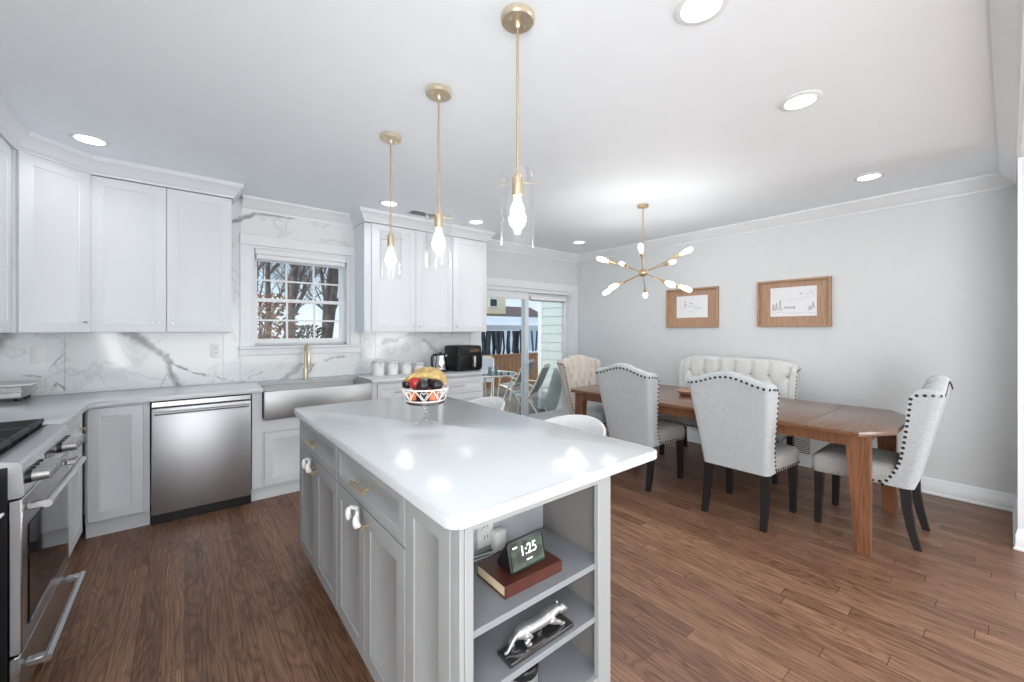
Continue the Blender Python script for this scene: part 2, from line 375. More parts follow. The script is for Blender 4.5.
# crown along sink wall (between and right of the cabinets), right wall and stub
struct(MB().sweep([(.40, WY), (1.385, WY)], CROWN), 'trim_1', M['trim'])
struct(MB().sweep([(2.885, WY), (WX, WY), (WX, -.045), (4.08, -.045)], CROWN), 'trim_2', M['trim'])
struct(MB().box((1.3, -.16, H - .118), (4.08, -.045, H - .0005)).sweep([(4.08, -.045), (1.3, -.045)], CROWN), 'trim_3', M['trim'])
struct(MB().sweep([(WX, 4.24), (WX, -.045), (4.08, -.045), (4.08, -.16)], BASE), 'baseboard_right', M['trim'])
struct(MB().box((4.066, -.054, .135), (4.0795, -.036, H - .12)), 'trim_4', M['trim'])

# marble backsplash
from_px = [(.0, 0)]
SEG = []
def px(u, v, y=4.362):
    a = (u - 512) / 403; r = (CF.x + a * CR.x, CF.y + a * CR.y); t = y / r[1]; return (r[0] * t, 1.375 + (331 - v) / 403 * t)
for u0, v0, u1, v1, wd, st in ((118, 325, 150, 347, .05, .9), (150, 347, 171, 361, .04, .95), (166, 355, 176, 386, .035, .9), (171, 361, 182, 366, .016, .9), (182, 366, 205, 375, .013, .95), (205, 375, 236, 382, .011, .8), (168, 373, 160, 387, .012, .5),
        (228, 224, 262, 213, .03, .8), (262, 213, 296, 218, .028, .75), (280, 384, 300, 366, .035, .6), (300, 366, 345, 357, .02, .6), (243, 381, 262, 372, .012, .5),
        (384, 341, 396, 339, .05, .6), (396, 337, 416, 335, .025, .35), (424, 341, 440, 354, .04, .45), (40, 396, 52, 389, .016, .8), (52, 389, 58, 384, .014, .8), (58, 384, 68, 391, .012, .8),
        (50, 372, 64, 353, .012, .6), (10, 372, 40, 378, .014, .6), (-6, 345, 6, 330, .09, .9), (6, 330, 10, 318, .06, .8)):
    a = px(u0, v0); b = px(u1, v1); SEG.append((a[0], a[1], b[0], b[1], wd, st))
M['marble'] = m_marble('veined_marble_slab', SEG)
mb = MB(); e = .0012
for x0, x1, z0, z1 in ((LX + .009, -.684, .915, 1.42), (-.684, .262, .915, 1.42), (.262, .385, .915, H - .02), (.385, 1.452, .915, 1.153), (.385, 1.452, 2.262, H - .02), (1.452, 1.62, .915, H - .02), (1.62, 2.84, .915, 1.42)):
    mb.box((x0 + e, 4.362, z0), (x1 - e, 4.3695, z1))
mb.box((LX + .0005, 2.2, .915), (LX + .008, 4.36, 1.42))
struct(mb, 'wall_back_backsplash', M['marble'])

# ------------------------------------------------------------------ window over the sink
w1 = sroot('window_1')
mb = MB(); y = 4.348
mb.box((wx0 - .088, y, wz0 - .045), (wx0 + .004, WY, wz1 + .09), .004).box((wx1 - .004, y, wz0 - .045), (wx1 + .095, WY, wz1 + .09), .004).box((wx0 - .088, y - .004, wz1 - .004), (wx1 + .095, WY, wz1 + .093), .004)
struct(mb, 'window_casing', M['trim'], w1)
struct(MB().box((wx0 - .1, 4.31, wz0 - .022), (wx1 + .107, WY + .09, wz0), .004).box((wx0 - .095, 4.34, wz0 - .085), (wx1 + .1, WY, wz0 - .022), .004), 'window_sill', M['trim'], w1)
mb = MB()
mb.box((wx0, WY, wz0), (wx0 + .025, WY + .15, wz1)).box((wx1 - .03, WY, wz0), (wx1, WY + .15, wz1)).box((wx0 + .025, WY, wz1 - .025), (wx1 - .03, WY + .15, wz1)).box((wx0 + .025, WY + .09, wz0), (wx1 - .03, WY + .15, wz0 + .02))
struct(mb, 'window_frame', M['trim'], w1)
sx0, sx1 = wx0 + .026, wx1 - .031; gz0, gzm, gz1 = 1.275, 1.675, 2.075
def sash(name, z0, z1, yy, br, tr):
    mb = MB(); mb.box((sx0, yy, z0), (sx0 + .034, yy + .03, z1)).box((sx1 - .048, yy, z0), (sx1, yy + .03, z1)).box((sx0 + .034, yy, z0), (sx1 - .048, yy + .03, z0 + br)).box((sx0 + .034, yy, z1 - tr), (sx1 - .048, yy + .03, z1))
    o = struct(mb, name, M['trim'], w1); a0, a1 = sx0 + .034, sx1 - .048; b0, b1 = z0 + br, z1 - tr
    mb = MB()
    for i in (1, 2): x = a0 + (a1 - a0) * i / 3; mb.box((x - .008, yy + .006, b0), (x + .008, yy + .024, b1))
    z = (b0 + b1) / 2; mb.box((a0, yy + .007, z - .008), (a1, yy + .023, z + .008))
    struct(mb, 'window_muntins', M['trim'], o)
    struct(MB().box((a0, yy + .012, b0), (a1, yy + .017, b1)), 'window_pane', M['pane'], o)
sash('lower_sash', wz0 + .021, 1.685, WY + .075, .045, .03)
sash('upper_sash', 1.655, wz1 - .026, WY + .108, .03, .10)
t = thing('roller_blind', 'rolled-up white blind under the head of the window over the sink', 'blind', (.91, 4.40, 2.14))
MB().box((-.41, -.045, -.055), (.405, .03, -.003), .006).build('cassette', M['trim'], t)
MB().box((-.395, -.02, -.085), (.39, -.012, -.05)).build('blind_fabric', M['canvas'], t)
MB().box((-.395, -.026, -.097), (.39, -.006, -.085), .003).build('bottom_bar', M['trim'], t)

# ------------------------------------------------------------------ sliding door to the deck
d1 = sroot('door_1')
y = 4.345
mb = MB().box((dx0 - .12, y, 0.001), (dx0, WY - .0005, dz1 + .1), .004).box((dx1, y, .001), (dx1 + .115, WY - .0005, dz1 + .1), .004).box((dx0 - .12, y - .004, dz1), (dx1 + .115, WY - .0005, dz1 + .103), .004)
struct(mb, 'door_casing', M['trim'], d1)
mb = MB().box((dx0, WY, .001), (dx0 + .03, WY + .17, dz1)).box((dx1 - .03, WY, .001), (dx1, WY + .17, dz1)).box((dx0 + .03, WY, dz1 - .05), (dx1 - .03, WY + .17, dz1)).box((dx0 + .03, WY, .001), (dx1 - .03, WY + .17, .03))
struct(mb, 'door_frame', M['trim'], d1)
def dpanel(name, x0, x1, yy):
    z0, z1 = .032, dz1 - .052; sw, tr = .07, .1
    mb = MB().box((x0, yy, z0), (x0 + sw, yy + .04, z1), .003).box((x1 - sw, yy, z0), (x1, yy + .04, z1), .003).box((x0 + sw, yy, z0), (x1 - sw, yy + .04, z0 + .1)).box((x0 + sw, yy, z1 - tr), (x1 - sw, yy + .04, z1))
    o = struct(mb, name, M['trim'], d1)
    struct(MB().box((x0 + sw, yy + .016, z0 + .1), (x1 - sw, yy + .022, z1 - tr)), 'window_pane', M['pane'], o); return o
fp = dpanel('sliding_panel', dx0 + .032, 3.895, WY + .04)
struct(MB().box((3.85, WY + .012, .88), (3.872, WY + .039, 1.12), .006), 'door_handle', M['trim'], fp)
dpanel('fixed_panel', 3.83, dx1 - .032, WY + .095)
t = thing('shade_cassette', 'slim white blind cassette over the right pane of the sliding door', 'blind', (4.29, 4.41, 1.86))
MB().box((-.37, -.03, -.03), (.37, .022, .035), .008).build('cassette', M['canvas'], t)
MB().box((-.36, -.01, -.046), (.36, 0, -.031), .002).build('bottom_bar', M['silver'], t)

# ------------------------------------------------------------------ outside
struct(MB().box((-12, 4.6, -.75), (26, 45, -.6)), 'ground', M['concrete'])
struct(MB().box((2.2, 4.56, -.12), (8.2, 8.2, -.03)), 'floor_deck', M['deck'])
# side wing of the same house, clad in sage lap siding
sw = thing('house_wing', 'sage green lap-sided house wall seen through the right pane of the sliding door', 'house wall', (4.97, 4.56, 0))
mb = MB()
z = -.02
while z < 2.9:
    mb.rings([[(.012, .02, z), (-.008, .02, z), (.006, .02, z + .15), (.012, .02, z + .15)], [(.012, .70, z), (-.008, .70, z), (.006, .70, z + .15), (.012, .70, z + .15)]]); z += .15
mb.box((.012, .02, -.02), (2.6, .76, 2.9))
mb.build('siding', M['siding'], sw)
MB().box((-.02, .70, -.02), (.012, .80, 2.9), .003).box((.012, .76, -.02), (.10, .80, 2.9)).build('corner_board', M['trim'], sw)

def patio_chair(loc, rz, label):
    t = thing('patio_chair', label, 'patio chair', loc, rz, 'patio chairs on the deck')
    for s_ in (-1, 1):
        x = .25 * s_
        MB().tube([(x, -.28, 0), (x, -.25, .2), (x, -.22, .40), (x, -.20, .58), (x, -.1, .63), (x, .1, .62), (x, .2, .58)], .013).build('arm_frame', M['pframe'], t)
        MB().tube([(x * .96, .3, 0), (x * .96, .1, .33), (x * .96, -.18, .43)], .012).build('leg', M['pframe'], t)
    MB().tube([(-.24, .1, .40), (-.24, .22, .65), (-.23, .33, .93), (-.15, .35, .985), (.15, .35, .985), (.23, .33, .93), (.24, .22, .65), (.24, .1, .40), (.24, -.22, .43), (-.24, -.22, .43)], .013, closed=True).build('sling_frame', M['pframe'], t)
    mb = MB(); P = [(-.22, .43), (-.05, .405), (.1, .41), (.17, .52), (.25, .7), (.33, .93)]
    mb.rings([[(-.225, y_, z_) for y_, z_ in P], [(.225, y_, z_) for y_, z_ in P], [(.225, y_ + .004, z_ + .004) for y_, z_ in P], [(-.225, y_ + .004, z_ + .004) for y_, z_ in P], [(-.225, y_, z_) for y_, z_ in P]], closed=False)
    mb.build('sling', M['sling'], t)
    MB().box((-.2, .343, .93), (.2, .358, .985), .006).build('top_rail', M['pframe'], t)
    t.scale = (.95, .95, .86)
    return t
p0 = patio_chair((4.50, 5.12, -.029), PI + .53, 'sling patio chair nearest the glass beside the sage siding')
dup(p0, (4.98, 6.05, -.029), PI + .35, 'sling patio chair standing behind the nearer one by the corner board')
dup(p0, (4.85, 6.95, -.029), -.68, 'sling patio chair facing the house beyond the patio table')
dup(p0, (3.25, 5.15, -.029), PI / 2 + .4, 'sling patio chair on the kitchen side of the patio table')
t = thing('patio_table', 'round glass-topped patio table on the deck beyond the sliding door', 'patio table', (3.86, 5.35, -.03))
MB().lathe([(0, .70), (.44, .70), (.445, .706), (.44, .712), (0, .712)], n=40).build('tabletop', M['dglass'], t)
mb = MB(); mb.tube([(.45 * math.cos(a), .45 * math.sin(a), .705) for a in [2 * PI * i / 36 for i in range(36)]], .014, closed=True); mb.build('rim', M['pframe'], t)
for i in range(4):
    a = PI / 4 + i * PI / 2; c, s_ = math.cos(a), math.sin(a)
    MB().tube([(.42 * c, .42 * s_, .69), (.3 * c, .3 * s_, .45), (.22 * c, .22 * s_, .25), (.36 * c, .36 * s_, 0.001)], .014).build('leg', M['pframe'], t)
for k, (x, yy) in enumerate(((3.84, 5.30), (3.99, 5.34))):
    tag(MB().lathe([(0, 0), (.028, 0), (.034, .11), (.031, .11), (.026, .006), (0, .006)], (0, 0, 0), 16).build('tumbler', M['dglass']), ('clear tumbler on the patio table, the left one', 'clear tumbler on the patio table, the right one')[k], 'glass', 'tumblers on the patio table').location = (x, yy, .683)
# cedar fence along the far edge of the deck
t = thing('fence', 'low brown cedar board fence at the far edge of the deck', 'fence', (5.2, 8.0, -.03))
mb = MB()
for i in range(44): x = -2.6 + i * .13; mb.box((x, -.01, .02), (x + .115, .012, .79))
mb.build('boards', M['fence'], t)
MB().box((-2.62, -.03, .791), (3.1, .06, .82), .004).build('top_rail', M['fence'], t)
for x in (-2.4, -.5, 1.2, 2.9): MB().box((x, .015, .001), (x + .09, .1, .79)).build('post', M['fence'], t)
# canopy swing / grill shelter with a white top
t = thing('garden_canopy', 'white-topped garden canopy with dark curtained sides beyond the fence', 'canopy', (7.9, 10.2, -.6))
mb = MB(); mb.rings([[(-1.75, -1.1, 2.02), (1.75, -1.1, 2.02), (1.75, 1.1, 2.02), (-1.75, 1.1, 2.02)], [(-1.8, -1.15, 2.14), (1.8, -1.15, 2.14), (1.8, 1.15, 2.14), (-1.8, 1.15, 2.14)], [(-1.0, -.5, 2.42), (1.0, -.5, 2.42), (1.0, .5, 2.42), (-1.0, .5, 2.42)]]); mb.build('canopy_top', M['canvas'], t)
for x in (-1.6, 1.6):
    for yy in (-1, 1): MB().cyl((x, yy, 0), (x, yy, 2.03), .035).build('post', M['darkstuff'], t)
mb = MB()
for i in range(14):
    x = -1.55 + i * .225; q = [(x + (.08 + .13 * ((i * 7) % 5) / 4) * j / 8, .95 + .03 * math.sin(j * 2.2 + i), 0) for j in range(9)]
    mb.rings([[(p[0] + .06 * k * (-1) ** i, p[1], z_) for p in q] for z_, k in ((.9 + .25 * ((i * 3) % 4) / 3, 0), (1.4, .9), (1.98, 0))], closed=False)
mb.build('curtain', M['darkstuff'], t)
mb = MB()
for i in range(14): mb.tube([(-1.5 + i * .23, -1, 1.98), (-1.5 + i * .23 + .06 * (-1) ** i, -1, 1.35)], .03, 6)
mb.build('hanging_sides', M['darkstuff'], t)
t = thing('covered_grill', 'dark covered barbecue standing behind the deck fence', 'grill', (5.0, 8.6, -.6))
mb = MB(); mb.rings([[(-.55, -.3, .0), (.55, -.3, .0), (.55, .3, .0), (-.55, .3, .0)], [(-.5, -.28, 1.4), (.5, -.28, 1.4), (.5, .28, 1.4), (-.5, .28, 1.4)], [(-.3, -.2, 1.75), (.35, -.2, 1.8), (.35, .2, 1.8), (-.3, .2, 1.75)], [(-.12, -.08, 1.9), (.12, -.08, 1.86), (.12, .08, 1.86), (-.12, .08, 1.9)]]); mb.build('cover', M['darkstuff'], t)
t = thing('storage_tub', 'pale blue plastic tub on the deck at the left of the sliding door', 'tub', (4.15, 7.3, -.03))
MB().prism([(-.35, -.22), (.35, -.22), (.35, .22), (-.35, .22)], .001, .36, .02).build('tub', M['tub'], t)
MB().prism([(-.37, -.24), (.37, -.24), (.37, .24), (-.37, .24)], .362, .40, .01).build('lid', M['canvas'], t)
# neighbours
t = thing('neighbour_house', 'pale yellow neighbouring house with a brown porch roof beyond the fence', 'house', (16.5, 21, -.6))
MB().box((-8, 0, 0), (0, 6, 6.2)).build('wall', M['yellow'], t)
mb = MB(); mb.rings([[(-8.2, -1.6, 2.35), (.7, -1.6, 2.35), (.2, -.005, 2.9), (-8.2, -.005, 2.9)], [(-8.2, -1.6, 2.5), (.7, -1.6, 2.5), (.2, -.005, 3.1), (-8.2, -.005, 3.1)]]); mb.build('porch_roof', M['roof'], t)
f = MB().box((-1.4, -.08, 3.5), (-.7, -.005, 4.1)).build('window_frame', M['trim'], t); MB().box((-1.3, -.10, 3.58), (-.8, -.085, 4.02)).build('window_pane', M['oveng'], f)
MB().box((-8, -1.4, 0), (.3, -1.2, 2.34)).build('porch_wall', M['canvas'], t)
t = thing('distant_house', 'small blue-grey house far behind the garden canopy', 'house', (25.3, 30, -.6))
MB().box((-2.4, 0, 0), (3.5, 5, 3.2)).build('wall', M['bluehouse'], t)
mb = MB(); mb.rings([[(-2.8, -.3, 3.2), (3.9, -.3, 3.2), (3.9, 5.3, 3.2), (-2.8, 5.3, 3.2)], [(-2.4, 2.4, 4.5), (3.5, 2.4, 4.5), (3.5, 2.6, 4.5), (-2.4, 2.6, 4.5)]]); mb.build('roof', M['roof'], t)
MB().box((-.3, -.06, 2.2), (.3, -.005, 2.9)).build('window_pane', M['oveng'], t)
# trees beyond the kitchen window
def tree(loc, h, r, lean, seed, label, spread=1.0, leaves=0):
    R = random.Random(seed); t = thing('bare_tree', label, 'tree', loc, 0, 'trees beyond the kitchen window')
    mb = MB()
    def limb(p, d, L, rr, lev):
        pts = [p]; rs = [rr]; n = 6
        for i in range(n):
            d = (d + Vector((R.uniform(-1, 1), R.uniform(-1, 1), R.uniform(-.3, .6))) * (.10 if lev == 0 else .22)).normalized()
            p = p + d * L / n; pts.append(p); rs.append(max(.004, rr * (1 - .8 * (i + 1) / n) if lev else rr * (1 - .55 * (i + 1) / n)))
            if lev < 3 and (i > 0 or lev):
                for _ in range(2 if lev == 0 else R.choice((1, 2))):
                    a = R.uniform(0, 2 * PI); q = Vector((math.cos(a), math.sin(a), R.uniform(.1, .9))).normalized()
                    limb(p, (q * spread + d * .5).normalized(), L * R.uniform(.32, .5), rs[-1] * .42, lev + 1)
        mb.tube(pts, rs, 5 if lev else 10)
    limb(Vector((0, 0, 0)), Vector(lean).normalized(), h, r, 0)
    mb.build('branches', M['bark'], t)
    return t
tree((1.78, 9.5, -.6), 6.5, .095, (.02, 0, 1), 3, 'dark straight bare tree behind the middle column of window panes')
tree((2.38, 10.2, -.6), 7, .135, (.16, .0, 1), 11, 'thick leaning bare tree in the right column of window panes')
tree((1.45, 10.8, -.6), 6.5, .075, (.10, 0, 1), 21, 'slim leaning bare tree in the left column of window panes')
tree((1.42, 12.4, -.6), 7, .08, (.05, 0, 1), 31, 'slim bare tree at the left edge of the window over the sink')
tree((3.75, 15, -.6), 8, .075, (-.02, 0, 1), 41, 'bare tree farther back between the two trunks in the window')
tree((2.6, 17, -.6), 8, .075, (.2, 0, 1), 51, 'distant bare tree leaning behind the middle panes')
tree((4.4, 16.5, -.6), 8, .08, (-.05, 0, 1), 61, 'distant bare tree at the right edge of the window over the sink')
R = random.Random(5)
def foliage(name, label, loc, rx, ry, z0, z1, n, size, mat, cat, stemh):
    t = thing(name, label, cat, loc); mb = MB()
    for _ in range(n):
        a = R.uniform(0, 2 * PI); q = R.random() ** .5; c = Vector((rx * q * math.cos(a), ry * q * math.sin(a), R.uniform(z0, z1)))
        u = Vector((R.uniform(-1, 1), R.uniform(-1, 1), R.uniform(-1, 1))).normalized() * size; v_ = u.orthogonal().normalized() * size * .55
        k = u.cross(v_).normalized() * size * .12
        p = [mb.v(c - u), mb.v(c + v_), mb.v(c + u), mb.v(c - v_), mb.v(c + k)]
        for i in range(4): mb.f([p[i], p[(i + 1) % 4], p[4]])
        mb.f([p[3], p[2], p[1], p[0]])
    mb.build('foliage', mat, t)
    mb = MB()
    for i in range(9):
        a = R.uniform(0, 2 * PI); mb.tube([(0, 0, 0), (rx * .3 * math.cos(a), ry * .3 * math.sin(a), (z0 + z1) * .4), (rx * .8 * math.cos(a), ry * .8 * math.sin(a), z0 + (z1 - z0) * R.uniform(.4, .95))], [.03, .02, .006], 5)
    mb.build('stem', M['bark'], t)
foliage('leafy_shrub', 'shrub with dry brown leaves outside the left window panes', (1.08, 8.6, -.6), .62, .5, 1.75, 2.65, 800, .05, M['leafb'], 'shrub', 1)
foliage('evergreen_shrub', 'low dark evergreen shrub outside the middle window panes', (2.1, 9.7, -.6), .4, .4, .3, 2.1, 800, .06, M['evergreen'], 'shrub', 1)

# ------------------------------------------------------------------ kitchen cabinets
def pull(mb, p, L, axis, proud=.028, r=.005):
    """bar pull with two posts, standing off the face that looks along -y"""
    d = Vector((L / 2, 0, 0)) if axis == 'x' else Vector((0, 0, L / 2)); p = Vector(p); o = Vector((0, -proud, 0))
    mb.cyl(p + o - d, p + o + d, r, n=10)
    for k in (-.6, .6): mb.cyl(p + d * k, p + d * k + o, r * .8, n=8)
    return mb
def knob(mb, p, r=.009):
    x, y, z = p; mb.cyl((x, y, z), (x, y - .016, z), r * .45, r * .5, 10); mb.cyl((x, y - .015, z), (x, y - .024, z), r * .8, r, 12); return mb
def cabinet(name, label, loc, rz, w, depth, z0, z1, fronts, mat, hmat, kick=0, group=None, rail=.058, cat='cabinet', top=None):
    t = thing(name, label, cat, loc, rz, group)
    mb = MB().box((.0006, .021, z0), (w - .0006, depth, z1))
    mb.build('body', mat, t)
    if kick: MB().box((.0006, .045, .0006), (w - .0006, .06, z0 - .0005)).build('toe_kick', mat, t)
    for kind, x0, a, x1, b, hw in fronts:
        f = MB().shaker(x0, a, x1, b, 0, .02, rail if kind != 'drawer' else min(rail, (b - a) * .27)).build('drawer' if kind == 'drawer' else 'door', mat, t)
        if hw:
            typ, hx, hz = hw[:3]; q = MB()
            if typ == 'knob': knob(q, (hx, 0, hz)).build('knob', hmat, f)
            else: pull(q, (hx, 0, hz), hw[3], typ).build('handle', hmat, f)
    return t
YF = 3.80; BD = WY - YF - .002
K = .105
# sink-wall base run, left to right
cabinet('base_cabinet', 'white corner base cabinet with one tall door left of the dishwasher', (-.51, YF, 0), 0, .318, BD, K, .8805,
        [('door', .012, .115, .285, .862, None)], M['cab'], M['silver'], 1)
dwr = thing('dishwasher', 'stainless steel dishwasher built in below the white worktop', 'dishwasher', (-.188, 3.785, 0))
MB().box((.003, .035, .09), (.597, BD, .878)).build('body', M['gap'], dwr)
MB().box((.005, 0, .075), (.595, .034, .826), .006, 2).build('door', M['steel'], dwr)
MB().box((.005, .004, .834), (.595, .034, .872), .003).build('control_strip', M['steelh'], dwr)
mb = MB(); mb.tube([(.022, -.034, .795), (.578, -.034, .795)], .0115, 12)
for x in (.04, .56): mb.box((x - .012, -.034, .788), (x + .012, 0, .803), .002)
mb.build('handle', M['steelx'], dwr)
MB().box((.005, .028, .001), (.595, .05, .072)).build('toe_kick', M['black'], dwr)
sk = cabinet('sink_cabinet', 'white two-door cabinet under the steel apron sink', (.414, YF, 0), 0, .974, BD, K, .66,
        [('door', .086, .115, .485, .545, ('knob', .455, .515)), ('door', .489, .115, .888, .545, ('knob', .52, .515))], M['cab'], M['brassl'], 1)
MB().box((.002, 0.003, .108), (.07, .021, .8805)).box((.95, .003, .108), (.972, .021, .8805)).box((.07, .003, .555), (.95, .021, .648)).build('face_frame', M['cab'], sk)
cabinet('drawer_cabinet', 'white drawer cabinet between the sink and the kettle', (1.392, YF, 0), 0, .514, BD, K, .8805,
        [('drawer', .04, .695, .505, .862, ('x', .27, .775, .13)), ('drawer', .04, .41, .505, .688, ('x', .27, .55, .13)), ('drawer', .04, .115, .505, .403, ('x', .27, .26, .13))], M['cab'], M['silver'], 1)
cabinet('drawer_cabinet', 'white drawer cabinet under the black air fryer, at the end of the run', (1.908, YF, 0), 0, .762, BD, K, .8805,
        [('drawer', .01, .695, .75, .862, ('x', .38, .775, .2)), ('drawer', .01, .41, .75, .688, ('x', .38, .55, .2)), ('drawer', .01, .115, .75, .403, ('x', .38, .26, .2))], M['cab'], M['silver'], 1)
# left-wall base beside the range (faces +x)
cabinet('base_cabinet', 'narrow white base cabinet with drawer and door between range and corner', (-.50, 2.964, 0), PI / 2, .74, .62, K, .8805,
        [('drawer', .008, .70, .70, .862, ('knob', .60, .78)), ('door', .008, .115, .352, .693, None), ('door', .356, .115, .70, .693, ('knob', .40, .65))], M['cab'], M['brass'], 1)
cabinet('base_cabinet', 'white base cabinet on the camera side of the range', (-.50, 1.55, 0), PI / 2, .60, .62, K, .8805,
        [('drawer', .008, .70, .592, .862, ('x', .45, .765, .22)), ('door', .008, .115, .592, .693, None)], M['cab'], M['plastic'], 1)
# worktops
def fillet(c, r, a0, a1, n=8): return [(c[0] + r * math.cos(a0 + (a1 - a0) * i / n), c[1] + r * math.sin(a0 + (a1 - a0) * i / n)) for i in range(n + 1)]
YE = 3.765
wt = MB()
poly = [(LX + .009, 2.962), (-.475, 2.962), (-.475, YE - .10)] + fillet((-.375, YE - .10), .10, PI, PI / 2)[1:] + [(.487, YE), (.487, 4.225), (1.365, 4.225), (1.365, YE), (2.70, YE), (2.70, 4.361), (LX + .009, 4.361)]
wt.prism(poly, .882, .914, .004)
tag(wt.build('worktop', M['quartz']), 'L-shaped white quartz worktop along the sink wall and left wall', 'worktop')
# farmhouse sink
si = thing('apron_sink', 'stainless steel farmhouse sink with a deep apron under the window', 'sink', (.926, 3.75, 0))
mb = MB(); hw = .434
out = [(-hw, 0), (hw, 0), (hw, .47), (-hw, .47)]
mb.box((-hw, 0, .662), (hw, .016, .888), .007, 2).build('apron', M['steelx'], si)
mb = MB()
ring = lambda i, z: [(-hw + i, .017 + i * .6, z), (hw - i, .017 + i * .6, z), (hw - i, .472 - i, z), (-hw + i, .472 - i, z)]
mb.rings([ring(0, .662), ring(0, .888), ring(.022, .888), ring(.027, .882), ring(.035, .70), ring(.07, .685)], cap0=True, cap1=True)
mb.build('basin', M['steelx'], si)
MB().lathe([(0, .689), (.045, .689), (.045, .686), (.0, .6855)], (0, .25, 0), 20).build('drain', M['chrome'], si)
fa = thing('kitchen_faucet', 'tall brushed brass pull-down faucet behind the apron sink', 'faucet', (.905, 4.285, .9145))
MB().lathe([(0, 0), (.027, 0), (.027, .006), (.02, .012), (.02, .10), (.017, .11), (0, .11)], n=20).build('base', M['brassl'], fa)
pts = [(0, 0, .10), (0, 0, .26)] + [(0, -.065 + .065 * math.cos(a), .26 + .075 * math.sin(a)) for a in [PI * i / 10 for i in range(1, 11)]] + [(0, -.13, .235)]
MB().tube(pts, .0125, 12).build('spout', M['brassl'], fa)
MB().lathe([(0, .12), (.016, .12), (.018, .13), (.018, .205), (.0145, .235), (0, .235)], (0, -.13, 0), 18).build('spray_head', M['brassl'], fa)
MB().cyl((.018, 0, .07), (.04, 0, .07), .012, n=14).tube([(.035, 0, .07), (.052, -.01, .095), (.066, -.02, .14)], [.008, .006, .005], 10).build('handle', M['brassl'], fa)

# upper cabinets
UZ0, UZ1, UY = 1.365, 2.466, 4.04
UD = WY - UY - .009
cabinet('wall_cabinet', 'white two-door wall cabinet left of the window', (-.52, UY, 0), 0, .822, UD, UZ0, UZ1,
        [('door', .002, UZ0 + .002, .409, 2.464, ('knob', .372, 1.435)), ('door', .413, UZ0 + .002, .82, 2.464, ('knob', .45, 1.435))], M['cab'], M['silver'], rail=.065)
dg = thing('corner_wall_cabinet', 'white diagonal corner wall cabinet over the light switch', 'cabinet', (-.80, 3.76, 0))
L_ = math.hypot(.28, .28)
mb = MB(); mb.prism([(0.0, 0.0), (.279, .279), (.279, .60), (-.3215, .60), (-.3215, 0)], UZ0, UZ1); mb.build('body', M['cab'], dg)
Md = Matrix.Rotation(PI / 4, 4, 'Z')
f = MB(Md).shaker(.012, UZ0 + .002, L_ - .006, 2.464, -.022, .0215, .065).build('door', M['cab'], dg)
knob(MB(Md), (L_ - .05, -.022, 1.435)).build('knob', M['silver'], f)
cabinet('wall_cabinet', 'white wall cabinet on the left wall at the picture edge', (-.80, 3.10, 0), PI / 2, .655, .319, UZ0, UZ1,
        [('door', .002, UZ0 + .002, .325, 2.464, None), ('door', .329, UZ0 + .002, .635, 2.464, None)], M['cab'], M['silver'], rail=.065)
cabinet('wall_cabinet', 'white two-door wall cabinet between window and air fryer, nearer the window', (1.392, UY, 0), 0, 1.005, UD, UZ0, UZ1,
        [('door', .07, UZ0 + .002, .546, 2.464, ('knob', .515, 1.425)), ('door', .55, UZ0 + .002, 1.003, 2.464, ('knob', .585, 1.425))], M['cab'], M['silver'], rail=.065)
cabinet('wall_cabinet', 'white single-door wall cabinet beside the sliding door', (2.399, UY, 0), 0, .482, UD, UZ0, UZ1,
        [('door', .003, UZ0 + .002, .479, 2.464, ('knob', .045, 1.425))], M['cab'], M['silver'], rail=.065)
CC = [(0, 2.4675), (.014, 2.4675), (.014, 2.482), (.022, 2.49), (.03, 2.505), (.055, 2.545), (.07, 2.555), (.074, H - .0005), (0, H - .0005)]
struct(MB().sweep([(.302, WY - .002), (.302, UY - .002), (-.52, UY - .002), (-.80 - .002, 3.76 - .002), (-.802, 3.10)][::-1], CC), 'trim_5', M['cab'])
struct(MB().sweep([(1.392, WY - .002), (1.392, UY - .002), (2.881, UY - .002), (2.881, WY - .002)], CC), 'trim_6', M['cab'])
mb = MB(); mb.box((-.1, UY + .03, UZ0 - .014), (.28, UY + .06, UZ0 - .001), .003)
tag(mb.build('under_cabinet_light', M['trim']), 'slim white light bar below the two-door cabinet left of the window', 'light bar')

# ------------------------------------------------------------------ range
rg = thing('range', 'stainless steel gas range with a row of square-faced knobs on the left', 'range', (-.45, 2.962, 0), PI / 2)
# local: x runs towards the camera is -, front looks along -y ; width .752
RW = .752; x0r = -RW
mb = MB(); mb.box((x0r + .004, .034, .03), (-.004, .66, .895)); mb.build('body', M['black'], rg)
mb = MB(); sec = [(.66, .896), (.66, .918), (.05, .918), (.008, .908), (.0, .897), (-.006, .79), (.004, .782), (.032, .782), (.032, .896)]
mb.rings([[(x0r, y_, z_) for y_, z_ in sec], [(-.001, y_, z_) for y_, z_ in sec]]); mb.build('control_panel', M['steelh'], rg)
dr = MB(); dr.box((x0r + .002, .0, .225), (-.003, .032, .775), .004); dr = dr.build('door', M['steelh'], rg)
MB().box((x0r + .075, -.004, .29), (-.075, -.0005, .66), .002).build('oven_window', M['oveng'], dr)
mb = MB(); mb.tube([(x0r + .04, -.052, .735), (-.04, -.052, .735)], .0145, 14)
for x in (x0r + .06, -.06): mb.box((x - .018, -.052, .722), (x + .018, .0, .748), .004)
mb.build('handle', M['steelh'], dr)
dw = MB().box((x0r + .002, .004, .05), (-.003, .032, .218), .004).build('drawer', M['steelh'], rg)
mb = MB(); mb.tube([(x0r + .04, -.052, .16), (-.04, -.052, .16)], .0145, 14)
for x in (x0r + .06, -.06): mb.box((x - .018, -.052, .148), (x + .018, .003, .172), .004)
mb.build('handle', M['steelh'], dw)
MB().box((x0r + .02, .07, .001), (-.02, .09, .048)).build('kick_plate', M['black'], rg)
